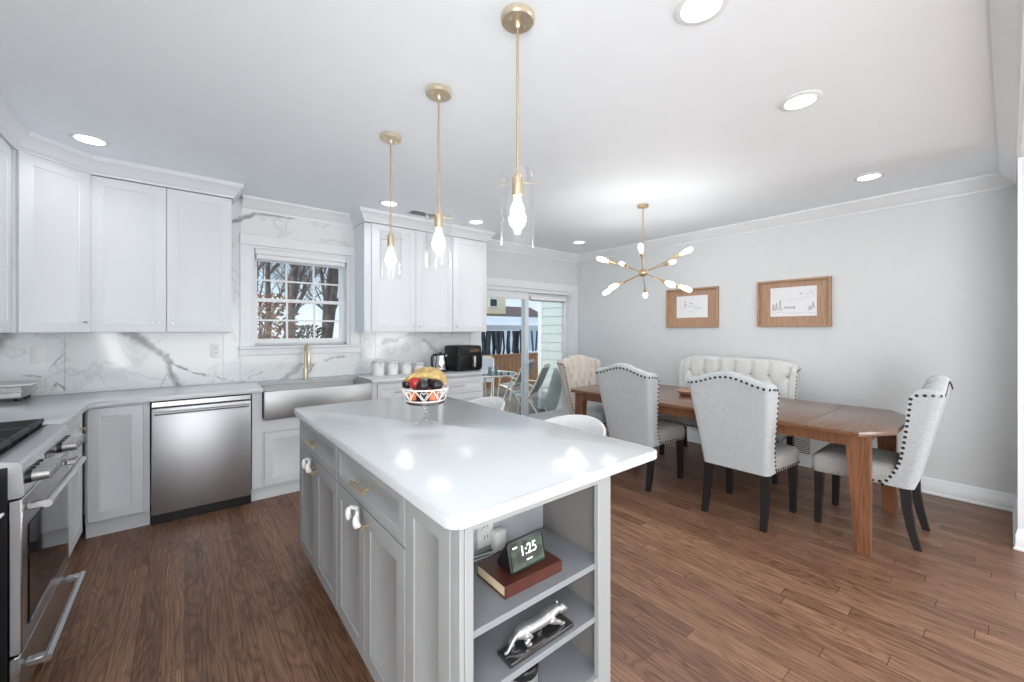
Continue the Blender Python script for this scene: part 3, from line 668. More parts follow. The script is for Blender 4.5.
for i, x in enumerate([-.69, -.64, -.59, -.54, -.22, -.17, -.12, -.07]):
    k = MB(); k.cyl((x, .0, .842), (x, -.014, .842), .025, .025, 18).build('knob_skirt', M['black'], rg)
    k2 = MB(); k2.cyl((x, -.014, .842), (x, -.058, .842), .0225, .021, 18); k2.box((x - .005, -.062, .822), (x + .005, -.045, .862), .002); k2.build('knob', M['steelx'], rg)
MB().box((-.46, -.004, .82), (-.30, 0, .872), .002).build('display', M['oveng'], rg)
MB().box((x0r + .02, .07, .9185), (-.02, .62, .922)).build('cooktop', M['black'], rg)
for gx0, gx1 in ((x0r + .03, -.505), (-.495, -.258), (-.248, -.03)):
    mb = MB(); z0, z1 = .936, .954
    for y_ in (.085, .60): mb.box((gx0, y_ - .008, z0), (gx1, y_ + .008, z1), .002)
    for x in (gx0 + .008, gx1 - .008): mb.box((x - .008, .093, z0), (x + .008, .592, z1), .002)
    n = 6
    for i in range(1, n): x = gx0 + (gx1 - gx0) * i / n; mb.box((x - .005, .093, z0 + .003), (x + .005, .592, z1), .002)
    for y_ in (.22, .345, .47): mb.box((gx0 + .016, y_ - .005, z0 + .001), (gx1 - .016, y_ + .005, z1 - .001))
    for x in (gx0 + .012, gx1 - .012):
        for y_ in (.09, .595): mb.box((x - .008, y_ - .008, .9222), (x + .008, y_ + .008, z0))
    mb.build('grate', M['iron'], rg)
for bx, by in ((-.62, .2), (-.62, .47), (-.376, .34), (-.14, .2), (-.14, .47)):
    MB().lathe([(0, .9222), (.042, .9222), (.042, .93), (.03, .934), (0, .934)], (bx, by, 0), 20).build('burner', M['iron'], rg)

# ------------------------------------------------------------------ things on the worktop and backsplash
bx = thing('pod_drawer', 'low silver box with a white lid in the corner of the worktop', 'box', (-.98, 4.16, .9145))
MB().box((-.10, -.085, .02), (.15, .15, .098), .004).build('body', M['silver'], bx)
MB().box((-.12, -.10, .099), (.19, .16, .112), .004).build('lid', M['canvas'], bx)
MB().box((-.10, -.093, .03), (.148, -.086, .062), .002).build('drawer', M['chrome'], bx)
for x in (-.08, .13):
    for y_ in (-.06, .12): MB().cyl((x, y_, 0), (x, y_, .0199), .018, n=12).build('foot', M['black'], bx)
def plate(name, label, cat, loc, rz, w, h, kind):
    t = thing(name, label, cat, loc, rz)
    MB().box((-w / 2, -.006, -h / 2), (w / 2, 0, h / 2), .002).build('cover_plate', M['plastic'], t)
    if kind == 'switch': MB().box((-.02, -.010, -.034), (.02, -.0062, .034), .002).build('rocker', M['plastic'], t)
    else:
        for z in (-.02, .02):
            o = MB().box((-.017, -.009, z - .015), (.017, -.0062, z + .015), .003).build('socket', M['plastic'], t)
            MB().box((-.008, -.0098, z - .006), (-.005, -.0091, z + .006)).box((.005, -.0098, z - .006), (.008, -.0091, z + .006)).build('slots', M['slot'], o)
    return t
plate('light_switch', 'white rocker switch on the marble below the diagonal cabinet', 'switch', (-.81, 4.361, 1.205), 0, .075, .12, 'switch')
plate('wall_outlet', 'white outlet on the marble just left of the window trim', 'outlet', (.205, 4.361, 1.205), 0, .07, .115, 'outlet')
plate('wall_outlet', 'white outlet on the marble above the canisters and kettle', 'outlet', (2.19, 4.361, 1.18), 0, .07, .115, 'outlet')
def canister(loc, r, h, label):
    t = thing('canister', label, 'canister', loc, 0, 'white canisters on the worktop')
    MB().lathe([(0, 0), (r - .004, 0), (r, .006), (r, h - .02), (r - .006, h - .008), (r - .008, h), (0, h)], n=28).build('jar', M['ceramic'], t)
    MB().lathe([(0, h + .004), (r - .006, h + .004), (r - .003, h + .008), (r - .003, h + .016), (r - .012, h + .022), (0, h + .022)], n=28).build('lid', M['ceramic'], t)
    mb = MB(); mb.tube([((r - .0055) * math.cos(a), (r - .0055) * math.sin(a), h + .002) for a in [2 * PI * i / 28 for i in range(28)]], .0024, 6, closed=True)
    mb.tube([(-.01, -r - .002, h - .045), (-.012, -r - .006, h - .01), (0, -r - .004, h + .014), (.012, -r - .006, h - .01), (.01, -r - .002, h - .045)], .002, 6)
    mb.tube([(-r * .98, 0, h - .03), (-r - .004, 0, h), (-r * .85, 0, h + .024), (0, 0, h + .027), (r * .85, 0, h + .024), (r + .004, 0, h), (r * .98, 0, h - .03)], .002, 6)
    mb.build('clamp', M['silver'], t)
canister((1.555, 4.12, .9145), .061, .135, 'leftmost and tallest of four white lidded canisters on the worktop')
canister((1.712, 4.12, .9145), .056, .118, 'second white lidded canister from the sink')
canister((1.865, 4.12, .9145), .056, .104, 'third white lidded canister from the sink')
canister((2.02, 4.12, .9145), .055, .088, 'shortest white lidded canister, nearest the kettle')
kt = thing('electric_kettle', 'steel electric kettle with black handle left of the air fryer', 'kettle', (2.255, 4.07, .9145))
MB().lathe([(0, 0), (.078, 0), (.08, .012), (.074, .022), (0, .022)], n=28).build('base', M['black'], kt)
MB().lathe([(0, .0225), (.07, .0225), (.074, .04), (.068, .12), (.056, .185), (0, .185)], n=28).build('body', M['chrome'], kt)
MB().lathe([(0, .186), (.055, .186), (.05, .2), (.012, .206), (.012, .218), (0, .22)], n=24).build('lid', M['black'], kt)
MB().tube([(-.05, 0, .19), (-.085, 0, .195), (-.105, 0, .17), (-.108, 0, .10), (-.098, 0, .04), (-.07, 0, .03)], [.012, .014, .015, .015, .013, .010], 10).build('handle', M['black'], kt)
MB().tube([(.05, 0, .15), (.075, 0, .172), (.086, 0, .185)], [.02, .014, .010], 10).build('spout', M['chrome'], kt)
af = thing('air_fryer', 'black dual-basket air fryer with a silver handle by the sliding door', 'air fryer', (2.575, 4.10, .9145))
def rrect(w, d, r, n=5): 
    o = []
    for cx, cy, a in ((w / 2 - r, d / 2 - r, 0), (-w / 2 + r, d / 2 - r, PI / 2), (-w / 2 + r, -d / 2 + r, PI), (w / 2 - r, -d / 2 + r, 1.5 * PI)): o += fillet((cx, cy), r, a, a + PI / 2, n)
    return o
mb = MB(); mb.rings([[(x, y_, z) for x, y_ in rrect(w_, d_, .05)] for w_, d_, z in ((.335, .30, .0), (.355, .32, .012), (.36, .325, .15), (.355, .32, .265), (.34, .305, .285), (.30, .26, .29))])
mb.build('body', M['fryer'], af)
MB().box((-.14, -.172, .20), (.14, -.155, .262), .005).build('control_panel', M['oveng'], af)
MB().box((-.02, -.1745, .215), (.12, -.1725, .25), .001).build('display', paint('bronze_display', S(120, 96, 78), .2, .6), af)
for s_ in (-1, 1):
    b_ = MB().box((s_ * .084 - .078, -.175, .025), (s_ * .084 + .078, -.15, .185), .012, 2).build('basket', M['fryer'], af)
MB().box((.012, -.225, .045), (.04, -.2, .17), .006, 2).box((.016, -.205, .06), (.036, -.17, .085)).box((.016, -.205, .13), (.036, -.17, .155)).build('handle', M['silver'], af)
MB().tube([(-.21, .05, .02), (-.235, .12, .005), (-.235, .22, .02), (-.25, .25, .12), (-.29, .252, .25)], .004, 8).build('power_cord', M['plastic'], af)

# ------------------------------------------------------------------ island
IX0, IX1, IY0, IY1 = .53, 1.137, .885, 2.665
isl = thing('kitchen_island', 'grey kitchen island with brass pulls and an open shelf end', 'kitchen island', (0, 0, 0))
D = .305  # shelf depth
mb = MB(); z0, z1 = .105, .8825
mb.box((IX0 + .021, IY0 + D, z0), (IX1, IY1, z1))                              # carcass behind the shelves
mb.box((IX0 + .021, IY0, z0), (IX0 + .042, IY0 + D, z1)).box((IX1 - .02, IY0, z0), (IX1, IY0 + D, z1))
mb.box((IX0 + .042, IY0 + .02, z1 - .02), (IX1 - .02, IY0 + D, z1))
mb.build('body', M['grey'], isl)
MB().box((IX0 + .06, IY0 + .04, .0006), (IX1 - .05, IY1 - .05, .1045)).build('toe_kick', M['grey'], isl)
# face frame of the shelf end
mb = MB(); mb.box((IX0 + .004, IY0 - .02, z0), (IX0 + .018, IY0 + .02, z1), .002).box((IX0 + .0195, IY0 - .02, z0), (IX0 + .046, IY0 - .0005, z1), .002).box((IX1 - .062, IY0 - .02, z0), (IX1 + .004, IY0 - .0005, z1), .002)
mb.box((IX0 + .046, IY0 - .018, z1 - .02), (IX1 - .062, IY0 - .0005, z1)).box((IX0 + .046, IY0 - .018, z0), (IX1 - .062, IY0 - .0005, .2145))
mb.build('face_frame', M['grey'], isl)
MB().box((IX0 + .043, IY0 + D - .012, .13), (IX1 - .021, IY0 + D - .001, z1 - .021)).build('back_panel', paint('island_back_panel', S(188, 192, 196), .5), isl)
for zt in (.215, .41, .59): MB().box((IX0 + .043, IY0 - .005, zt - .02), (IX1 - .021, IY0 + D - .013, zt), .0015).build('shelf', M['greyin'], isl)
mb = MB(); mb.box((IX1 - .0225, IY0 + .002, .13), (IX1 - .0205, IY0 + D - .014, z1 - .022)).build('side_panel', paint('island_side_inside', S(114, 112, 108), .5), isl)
Mi = Matrix.Translation((IX0, 0, 0)) @ Matrix.Rotation(-PI / 2, 4, 'Z')          # local x = -world y, front looks along -x
def front(kind, ya, yb, za, zb, hw=None):
    xa, xb = -max(ya, yb) + .0015, -min(ya, yb) - .0015
    f = MB(Mi).shaker(xa, za, xb, zb, 0, .02, .058 if kind != 'drawer' else .04).build(kind, M['grey'], isl)
    if hw == 'pull': pull(MB(Mi), ((xa + xb) / 2, 0, (za + zb) / 2), .15, 'x', .03, .006).build('handle', M['brass'], f)
    elif hw: 
        q = MB(Mi); x = xb - .035 if hw == 'r' else xa + .035
        q.cyl((x, 0, zb - .045), (x, -.026, zb - .045), .005, n=8).cyl((x - .02, -.028, zb - .045), (x + .02, -.028, zb - .045), .0065, n=10).build('handle', M['brass'], f)
front('drawer', IY1 - .003, 1.905, .70, .876, 'pull'); front('door', IY1 - .003, 2.285, .112, .694, 'r'); front('door', 2.285, 1.905, .112, .694, 'l')
front('drawer', 1.900, 1.185, .70, .876, 'pull'); front('door', 1.900, 1.545, .112, .694, 'r'); front('door', 1.545, 1.185, .112, .694, 'l')
front('end_panel', 1.180, IY0 + .022, .112, .876)
iw = MB(); 
def rpoly(x0, y0, x1, y1, r): return fillet((x1 - r, y1 - r), r, 0, PI / 2, 5) + fillet((x0 + r, y1 - r), r, PI / 2, PI, 5) + fillet((x0 + r, y0 + r), r, PI, 1.5 * PI, 5) + fillet((x1 - r, y0 + r), r, 1.5 * PI, 2 * PI, 5)
iw.prism(rpoly(.502, .852, 1.432, 2.695, .03), .8835, .914, .005)
tag(iw.build('island_worktop', M['quartz']), 'polished white quartz slab on the grey island', 'worktop')
# white child-safety straps hooked over the paired door pulls
for k, yc in enumerate((2.285, 1.545)):
    t = thing('child_lock', ('white child-safety lock looped over the far pair of island door pulls', 'white child-safety lock looped over the near pair of island door pulls')[k], 'child lock', (IX0 - .038, yc, .69), 0, 'child locks on the island doors')
    MB().tube([(.002, .05, -.03), (-.006, .052, -.008), (.0, .035, .014), (.012, .0, .018), (.0, -.035, .014), (-.006, -.052, -.008), (.002, -.05, -.03)], .0075, 8).build('strap', M['plastic'], t)
    for s_ in (-1, 1): MB().sph((-.008, s_ * .043, -.012), .016, 12, 8, (.7, 1, 1.6)).build('buckle', M['plastic'], t)
# things on the shelves
book = thing('book', 'thick brown leather book lying on the island\'s upper shelf', 'book', (.842, 1.0, .5905), -.02)
MB().box((-.115, -.078, 0), (.115, .078, .003), .001).box((-.115, -.078, .033), (.115, .078, .037), .001).box((.108, -.078, .003), (.115, .078, .033)).box((-.115, -.0785, .003), (.115, -.0735, .033)).build('cover', M['leather'], book)
MB().box((-.111, -.073, .0032), (.1075, .074, .0328)).build('pages', M['pages'], book)
sd = thing('smart_display', 'small black smart display showing 1:25 on the leather book', 'smart display', (.842, .978, .628), .03)
tilt = .24; Ms = Matrix.Translation((0, -.016, .048)) @ Matrix.Rotation(-tilt, 4, 'X')
mb = MB(Ms); q = rpoly(-.075, -.046, .075, .046, .01)
mb.rings([[(x, y_, z) for x, z in [(x * k, z * k) for x, z in q]] for y_, k in ((-.001, .97), (.0005, 1), (.012, 1), (.016, .96))]); mb.build('housing', M['black'], sd)
mb = MB(); mb.rings([[(x, y_, z) for y_, z in ((-.012, .001), (.055, .001), (.058, .012), (.034, .052), (.018, .074), (.004, .07))] for x in (-.062, .062)]); mb.build('stand', M['black'], sd)
Ms = Ms @ Matrix.Translation((0, -.001, 0))
MB(Ms).box((-.067, -.0015, -.038), (.067, -.0003, .038)).build('screen', M['screen'], sd)
def text(s, size, name, mat, parent, M_, ext=.0004):
    c = bpy.data.curves.new(name, 'FONT'); c.body = s; c.size = size; c.align_x = 'CENTER'; c.align_y = 'CENTER'; c.extrude = ext
    q = bpy.data.objects.new('tmp', c); C.objects.link(q); bpy.context.view_layer.update()
    me = bpy.data.meshes.new_from_object(q.evaluated_get(bpy.context.evaluated_depsgraph_get())); bpy.data.objects.remove(q); me.name = name; me.materials.clear(); me.materials.append(mat)
    o = bpy.data.objects.new(name, me); C.objects.link(o); o.parent = parent
    o.matrix_local = M_ @ Matrix.Rotation(PI / 2, 4, 'X'); return o
text('1:25', .042, 'clock_digits', M['digits'], sd, Ms @ Matrix.Translation((.004, -.0025, .008)))
mb = MB(Ms); mb.box((-.058, -.0022, .024), (-.04, -.0016, .028)).box((-.008, -.0022, -.022), (.016, -.0022 + .0006, -.019)); mb.build('small_readout', M['digits'], sd)
ol = plate('wall_outlet', 'white outlet inside the island behind the smart display', 'outlet', (.83, IY0 + D - .0125, .665), 0, .07, .115, 'outlet')
ad = thing('power_adapter', 'white plug adapter in the island outlet behind the smart display', 'adapter', (.872, IY0 + D - .0225, .625))
MB().box((-.024, -.034, -.03), (.024, 0, .04), .005, 2).build('adapter_block', M['plastic'], ad)
MB().tube([(.0, -.02, -.028), (-.02, -.03, -.028), (-.06, -.03, -.03), (-.14, -.03, -.026), (-.22, -.08, -.029), (-.265, -.15, -.03)], .0024, 6).tube([(.0, -.03, -.026), (-.04, -.03, -.022), (-.12, -.02, -.02), (-.2, -.06, -.024), (-.25, -.1, -.03)], .0024, 6).build('cable', M['plastic'], ad)
mb = MB(); mb.tube([(.762, 1.168, .85), (.764, 1.172, .72), (.76, 1.168, .64), (.74, 1.14, .598)], .003, 6)
tag(mb.build('black_cable', M['black']), 'thin black cable hanging down the back of the island shelf', 'cable')
pf = thing('panther_figurine', 'silver prowling big-cat figurine on a polished base on the middle island shelf', 'figurine', (.852, .926, .4105), .0)
pf.scale = (.94, .94, .94)
MB().box((-.14, -.036, 0), (.14, .036, .016), .003, 2).build('base', paint('dark_polished_base', S(120, 120, 122), .2, .9), pf)
mb = MB(); B = lambda *p: ([(x, y_, z) for x, y_, z, r in p], [r * 1.1 for x, y_, z, r in p])
mb.tube(*B((-.090, 0, .057, .010), (-.078, 0, .060, .0165), (-.055, 0, .062, .0195), (-.02, 0, .058, .0165), (.02, 0, .058, .018), (.048, 0, .062, .0205), (.068, 0, .066, .017), (.086, -.002, .069, .014), (.100, -.004, .068, .012)), 14)
for p in (((-.060, -.012, .056, .016), (-.046, -.016, .044, .0115), (-.062, -.018, .033, .0068), (-.054, -.018, .021, .006)), ((-.066, .012, .056, .015), (-.074, .015, .044, .0105), (-.100, .016, .034, .0068), (-.100, .016, .021, .006)),
          ((.052, -.012, .056, .015), (.066, -.016, .044, .0098), (.088, -.018, .033, .0072), (.098, -.018, .021, .006)), ((.046, .012, .056, .013), (.036, .015, .044, .009), (.022, .016, .033, .0068), (.020, .016, .021, .006)),
          ((-.086, 0, .060, .0075), (-.102, 0, .048, .0058), (-.116, 0, .032, .005), (-.126, 0, .0235, .005), (-.136, 0, .0245, .005))): mb.tube(*B(*p), 10)
for x, y_ in ((-.047, -.016), (-.093, .016), (.105, -.016), (.027, .016)): mb.sph((x, y_, .0205), .0075, 12, 8, (1.35, 1, .65))
mb.sph((.106, -.006, .067), .0165, 16, 12, (1.12, .95, .95)); mb.sph((.121, -.008, .061), .0098, 12, 8, (1.1, 1, .85))
for y_ in (-.016, .007): mb.sph((.099, y_, .083), .0055, 10, 8, (.7, 1, 1.1))
cat = mb.build('big_cat', M['silver'], pf)
rm = cat.modifiers.new('remesh', 'REMESH'); rm.mode = 'VOXEL'; rm.voxel_size = .0014; rm.use_smooth_shade = True
sm = cat.modifiers.new('smooth', 'SMOOTH'); sm.iterations = 2
tn = thing('tin', 'dark round tin with a silver band on the bottom island shelf', 'tin', (.852, 1.0, .2155))
MB().lathe([(0, 0), (.052, 0), (.053, .004), (.053, .06), (0, .06)], n=30).build('body', M['silver'], tn)
MB().lathe([(0, .0605), (.054, .0605), (.055, .064), (.055, .082), (.05, .087), (0, .088)], n=30).build('lid', M['oveng'], tn)

# fruit bowl on the island
fb = thing('fruit_bowl', 'glass pedestal fruit bowl with a white heart-lattice rim on the island', 'fruit bowl', (.93, 1.83, .9145))
MB().lathe([(0, 0), (.066, 0), (.067, .004), (.05, .012), (.02, .024), (.011, .036), (.016, .048), (.010, .058), (.011, .084), (.02, .1), (0, .102)], n=32).build('pedestal', M['glass'], fb)
MB().lathe([(0, .1025), (.088, .1025), (.094, .107), (.094, .118), (.089, .118), (.086, .112), (0, .111)], n=36).build('dish', paint('dark_dish', S(86, 76, 74), .25, .3), fb)
mb = MB(); ra, rb, za, zb = .094, .112, .119, .178
rr = lambda z: ra + (rb - ra) * (z - za) / (zb - za)
for z, th in ((za + .002, .0035), (zb, .0038)): mb.tube([(rr(z) * math.cos(a), rr(z) * math.sin(a), z) for a in [2 * PI * i / 48 for i in range(48)]], th, 6, closed=True)
n = 8
for k in range(n):
    a0 = 2 * PI * k / n + .25; wdt = PI / n
    P = lambda u, v_: (rr(za + (zb - za) * v_) * math.cos(a0 + u * wdt), rr(za + (zb - za) * v_) * math.sin(a0 + u * wdt), za + (zb - za) * v_)
    mb.tube([P(-1, .98), P(-.5, .5), P(0, .03), P(.5, .5), P(1, .98)], .0026, 6)
    mb.tube([P(0, .2), P(-.3, .5), P(-.42, .72), P(-.25, .86), P(0, .7), P(.25, .86), P(.42, .72), P(.3, .5)], .0024, 5, closed=True)
mb.build('heart_lattice', M['whitewire'], fb)
FZ = .9145 + .112
def fruit(name, label, dx, dy, dz, r, mat, sq=(1, 1, .92), group=None, stem=True):
    t = thing(name, label, 'fruit', (.93 + dx, 1.83 + dy, FZ + dz + r * sq[2]), random.uniform(0, 6), group)
    mb = MB(); prof = []
    for i in range(15):
        a = PI * i / 14; z = -math.cos(a); rr_ = math.sin(a); z -= .16 * math.exp(-(rr_ / .22) ** 2) * (1 if z > 0 else -.5) ; prof.append((0 if i in (0, 14) else r * rr_, r * z))
    mb.M = Matrix.Diagonal((*sq, 1)); mb.lathe(prof, n=22); mb.build('skin', mat, t)
    if stem: MB().tube([(0, 0, r * sq[2] * .8), (.001, .001, r * sq[2] * 1.0), (.004, .002, r * sq[2] * 1.13)], [.0022, .0018, .0022], 6).build('stem', M['stemw'], t)
toC = -CF; side = CR
def at(s_, d_): v = side * s_ + toC * d_; return v.x, v.y
for lab, nm, s_, d_, z_, r, mt in (
    ('orange peach low at the right of the heart-lattice bowl', 'peach', .045, .047, .004, .032, 'peach'), ('orange peach low at the left of the heart-lattice bowl', 'peach', -.048, .044, .004, .031, 'peach'),
    ('dark plum low at the front of the bowl behind the middle heart', 'plum', -.002, .064, .003, .029, 'plum'), ('peach lying at the back of the bowl', 'peach', .03, -.045, .004, .034, 'peach'), ('plum at the back left of the bowl', 'plum', -.05, -.035, .003, .031, 'plum'),
    ('red apple on top at the left under the bananas', 'apple', -.042, .03, .062, .034, 'apple'), ('black plum on top at the front of the bowl, left of its twin', 'plum', .000, .052, .056, .031, 'plum'), ('black plum on top at the right front of the bowl', 'plum', .062, .034, .056, .031, 'plum'),
    ('dark avocado on top behind the two black plums', 'avocado', .035, -.012, .058, .032, 'avocado'), ('small dark plum peeking over the left rim of the bowl', 'plum', -.088, .005, .062, .027, 'plum')):
    x, y_ = at(s_, d_); fruit(nm, lab, x, y_, z_, r, M[mt], (1, 1, .92) if nm != 'avocado' else (.9, .9, 1.15), None)
for k in range(3):
    t = thing('banana', ('spotted yellow banana arching over the fruit bowl, front of three', 'yellow banana in the middle of the three over the fruit bowl', 'yellow banana at the back of the three over the fruit bowl')[k], 'fruit', (.93, 1.83, .9145), 0, 'bananas on the fruit bowl')
    off = .012 - .037 * k; pts = []; rs = []
    for i in range(15):
        a = PI * (.04 + .92 * i / 14); s_ = -.104 * math.cos(a) * (1 - .05 * k); z = .19 + (.052 + .010 * k) * math.sin(a); v_ = side * s_ + toC * (off + .012 * math.sin(a)); pts.append((v_.x, v_.y, z))
        u = i / 14; rs.append(.016 * min(1, .32 + 2.6 * min(u, 1 - u)))
    mb = MB(); mb.tube(pts, rs, 9); mb.build('peel', M['banana'], t)
    p = Vector(pts[0]); q = p + (p - Vector(pts[1])).normalized() * .018; mb = MB(); mb.tube([p, q], [.0055, .0045], 7); mb.build('stem', M['stemw'], t)

# ------------------------------------------------------------------ stools behind the island
def stool(loc, rz, label):
    t = thing('bar_stool', label, 'stool', loc, rz, 'white stools at the island')
    mb = MB(); n = 40; zs = .655                                     # shell: back towards +y
    def rim(a):
        b = .5 + .5 * math.sin(a); return .72 + .165 * b ** 1.2
    rings = []
    for r, k in ((.0, 0), (.08, 0), (.155, .02), (.205, .12), (.228, .45), (.246, .8), (.255, 1)):
        rings.append([(r * math.cos(2 * PI * i / n), r * 1.02 * math.sin(2 * PI * i / n) + .0, zs + (rim(2 * PI * i / n) - zs) * k) for i in range(n)])
    for r, k in ((.268, 1.02), (.26, .8), (.243, .42), (.214, .05), (.16, -.09), (.08, -.13), (.03, -.13)):
        rings.append([(r * math.cos(2 * PI * i / n), r * 1.02 * math.sin(2 * PI * i / n), zs + (rim(2 * PI * i / n) - zs) * k) for i in range(n)])
    mb.rings(rings[1:]); mb.build('seat_shell', M['stool'], t, 60)
    MB().lathe([(0, .0006), (.20, .0006), (.205, .006), (.19, .014), (.05, .03), (.03, .05), (.024, .06), (.024, .34), (.0, .34)], n=32).build('pedestal', M['chrome'], t)
    MB().cyl((0, 0, .34), (0, 0, .64), .016, n=16).build('piston', M['chrome'], t)
    mb = MB(); mb.tube([(0, -.02, .28), (.12, -.05, .27), (.15, -.16, .265), (.08, -.21, .262), (-.08, -.21, .262), (-.15, -.16, .265), (-.12, -.05, .27)], .010, 8, closed=True); mb.build('footrest', M['chrome'], t)
    return t
s0 = stool((1.52, 1.52, 0), -PI / 2, 'white bucket stool at the island, nearer the camera')
dup(s0, (1.52, 2.38, 0), -PI / 2 - .1, 'white bucket stool at the far end of the island')

# ------------------------------------------------------------------ pendants, chandelier, ceiling lights
def point(name, loc, W, r, parent, col=(1, .98, .955)):
    l = bpy.data.lights.new(name, 'POINT'); l.energy = W; l.shadow_soft_size = r; l.color = col
    o = bpy.data.objects.new(name, l); C.objects.link(o); o.location = loc; o.parent = parent; return o
def pendant(loc, label):
    t = thing('pendant_light', label, 'pendant light', loc, 0, 'glass pendants over the island')
    MB().lathe([(0, 0), (.064, 0), (.065, -.004), (.065, -.018), (.06, -.024), (0, -.024)], n=32).build('canopy', M['brassl'], t)
    mb = MB()
    for s_ in (-1, 1): mb.cyl((s_ * .035, 0, -.024), (s_ * .035, 0, -.034), .004, n=8)
    mb.lathe([(0, -.024), (.012, -.024), (.011, -.04), (.006, -.046), (0, -.046)], n=14); mb.build('canopy_screws', M['brassl'], t)
    MB().cyl((0, 0, -.03), (0, 0, -.60), .0048, n=10).build('rod', M['brass'], t)
    MB().lathe([(0, -.585), (.007, -.59), (.02, -.62), (.021, -.628), (.0205, -.69), (.017, -.692), (0, -.692)], n=22).build('socket', M['brass'], t)
    mb = MB()
    for k in range(3):
        a = 2 * PI * k / 3 + 1.9; mb.cyl((.018 * math.cos(a), .018 * math.sin(a), -.634), (.07 * math.cos(a), .07 * math.sin(a), -.634), .002, n=6); mb.sph((.07 * math.cos(a), .07 * math.sin(a), -.634), .0045, 8, 6)
    mb.build('glass_pins', M['brass'], t)
    MB().lathe([(.0625, -.60), (.065, -.60), (.065, -.885), (.0625, -.885), (.0625, -.60)], n=36).build('glass_shade', M['glass'], t)
    MB().lathe([(0, -.693), (.012, -.694), (.013, -.708), (.021, -.724), (.0275, -.745), (.0265, -.765), (.014, -.79), (.011, -.806), (0, -.81)], n=20).build('bulb', M['bulb'], t)
    point('bulb_light', (0, 0, -.75), BULB_W, .04, t)
    return t
for y_, lab in ((1.19, 'clear glass and brass pendant light nearest the camera'), (1.81, 'middle clear glass pendant light over the island'), (2.42, 'clear glass pendant light over the far end of the island')):
    pendant((.993, y_, H - .0005), lab)

ch = thing('chandelier', 'brass starburst chandelier with ten bulbs above the dining table', 'chandelier', (3.42, 2.215, H - .0005))
zc = 1.936 - H
MB().lathe([(0, 0), (.052, 0), (.053, -.016), (.048, -.022), (0, -.022)], n=30).build('canopy', M['brass'], ch)
MB().cyl((0, 0, -.02), (0, 0, zc + .03), .0052, n=10).build('rod', M['brass'], ch)
MB().sph((0, 0, zc), .042, 24, 14).build('hub', M['brass'], ch)
for d_ in ((-0.889, 0.389, 0.24), (0.433, 0.837, 0.336), (-0.806, -0.477, 0.351), (0.07, -0.941, 0.33), (0.941, -0.136, 0.31), (-0.013, 0.94, -0.341), (-0.93, 0.079, -0.359), (0.797, 0.454, -0.399), (0.097, -0.908, -0.409), (-0.387, -0.852, -0.352)):
    v = Vector(d_).normalized()
    c = Vector((0, 0, zc)); Lm = .50
    a = MB().cyl(c + v * .035, c + v * (Lm - .17), .0048, n=8).build('arm', M['brass'], ch)
    MB().cyl(c + v * (Lm - .175), c + v * (Lm - .115), .0165, n=16).build('socket', M['brass'], a)
    q = v.to_track_quat('Z', 'Y').to_matrix().to_4x4(); mb = MB(Matrix.Translation(c + v * (Lm - .114)) @ q)
    mb.lathe([(0, 0), (.012, .001), (.0145, .02), (.021, .04), (.022, .085), (.015, .108), (0, .114)], n=16); mb.build('bulb', M['bulb'], a)
    point('bulb_light', c + v * (Lm + .02), SPUT_W, .03, ch)

def can(x, y, label):
    t = thing('recessed_downlight', label, 'ceiling light', (x, y, H - .0004), 0, 'recessed lights in the ceiling')
    MB().lathe([(.068, 0), (.095, 0), (.0955, -.003), (.09, -.006), (.072, -.009), (.068, -.006), (.068, 0)], n=36).build('trim_ring', M['trim'], t)
    MB().lathe([(0, -.002), (.0675, -.002), (.0675, -.006), (0, -.0075)], n=32).build('lens', M['lens'], t)
    area('lamp', (0, 0, -.012), (0, 0, 0), .13, .13, CAN_W, (1, .985, .965), t, 'DISK', 2.3); return t
for x, y, lab in ((-.465, 3.65, 'recessed ceiling light by the diagonal corner cabinet'), (1.49, .72, 'recessed ceiling light cut by the top edge of the photo'), (2.51, .69, 'large recessed ceiling light between the pendants and the right wall'),
                  (4.16, .69, 'recessed ceiling light nearest the right wall, above the table end'), (1.50, 3.69, 'recessed ceiling light between the window and the far pendant'), (2.50, 3.71, 'recessed ceiling light in front of the single-door wall cabinet'), (4.16, 3.68, 'recessed ceiling light in the corner by the sliding door')):
    can(x, y, lab)
va = thing('ceiling_vent', 'small dark-slotted air vent in the ceiling above the middle pendant', 'vent', (1.90, 3.80, H - .0005), 0)
MB().box((-.15, -.075, -.006), (.15, .075, 0), .002).build('frame', M['vent'], va)
mb = MB()
for i in range(7): mb.box((-.13, -.06 + i * .018, -.0075), (.13, -.05 + i * .018, -.0062))
mb.build('slots', M['slot'], va)

# ------------------------------------------------------------------ dining table
TX0, TX1, TY0, TY1 = 3.155, 4.255, .435, 2.955
tb = thing('dining_table', 'long walnut-brown dining table with clipped corners and splayed legs', 'table', (0, 0, 0))
c_ = .16
poly = [(TX0 + c_ * 1.5, TY0), (TX1 - c_ * 1.5, TY0), (TX1, TY0 + c_ * .85), (TX1, TY1 - c_ * .3), (TX1 - c_ * .4, TY1), (TX0 + c_ * .4, TY1), (TX0, TY1 - c_ * .3), (TX0, TY0 + c_ * .85)]
def clip(poly, ya, yb):
    def half(P, f):
        o = []
        for i in range(len(P)):
            a, b = P[i], P[(i + 1) % len(P)]; fa, fb_ = f(a), f(b)
            if fa >= 0: o.append(a)
            if (fa >= 0) != (fb_ >= 0): k = fa / (fa - fb_); o.append((a[0] + (b[0] - a[0]) * k, a[1] + (b[1] - a[1]) * k))
        return o
    return half(half(poly, lambda p: p[1] - ya), lambda p: yb - p[1])
MB().prism(clip(poly, .853, 2.54), .733, .762, .003).build('tabletop', M['table'], tb)
M['tableend'] = m_wood('walnut_table_end', S(84, 55, 38), S(126, 87, 62), 0, rough=.28, coat=.3)
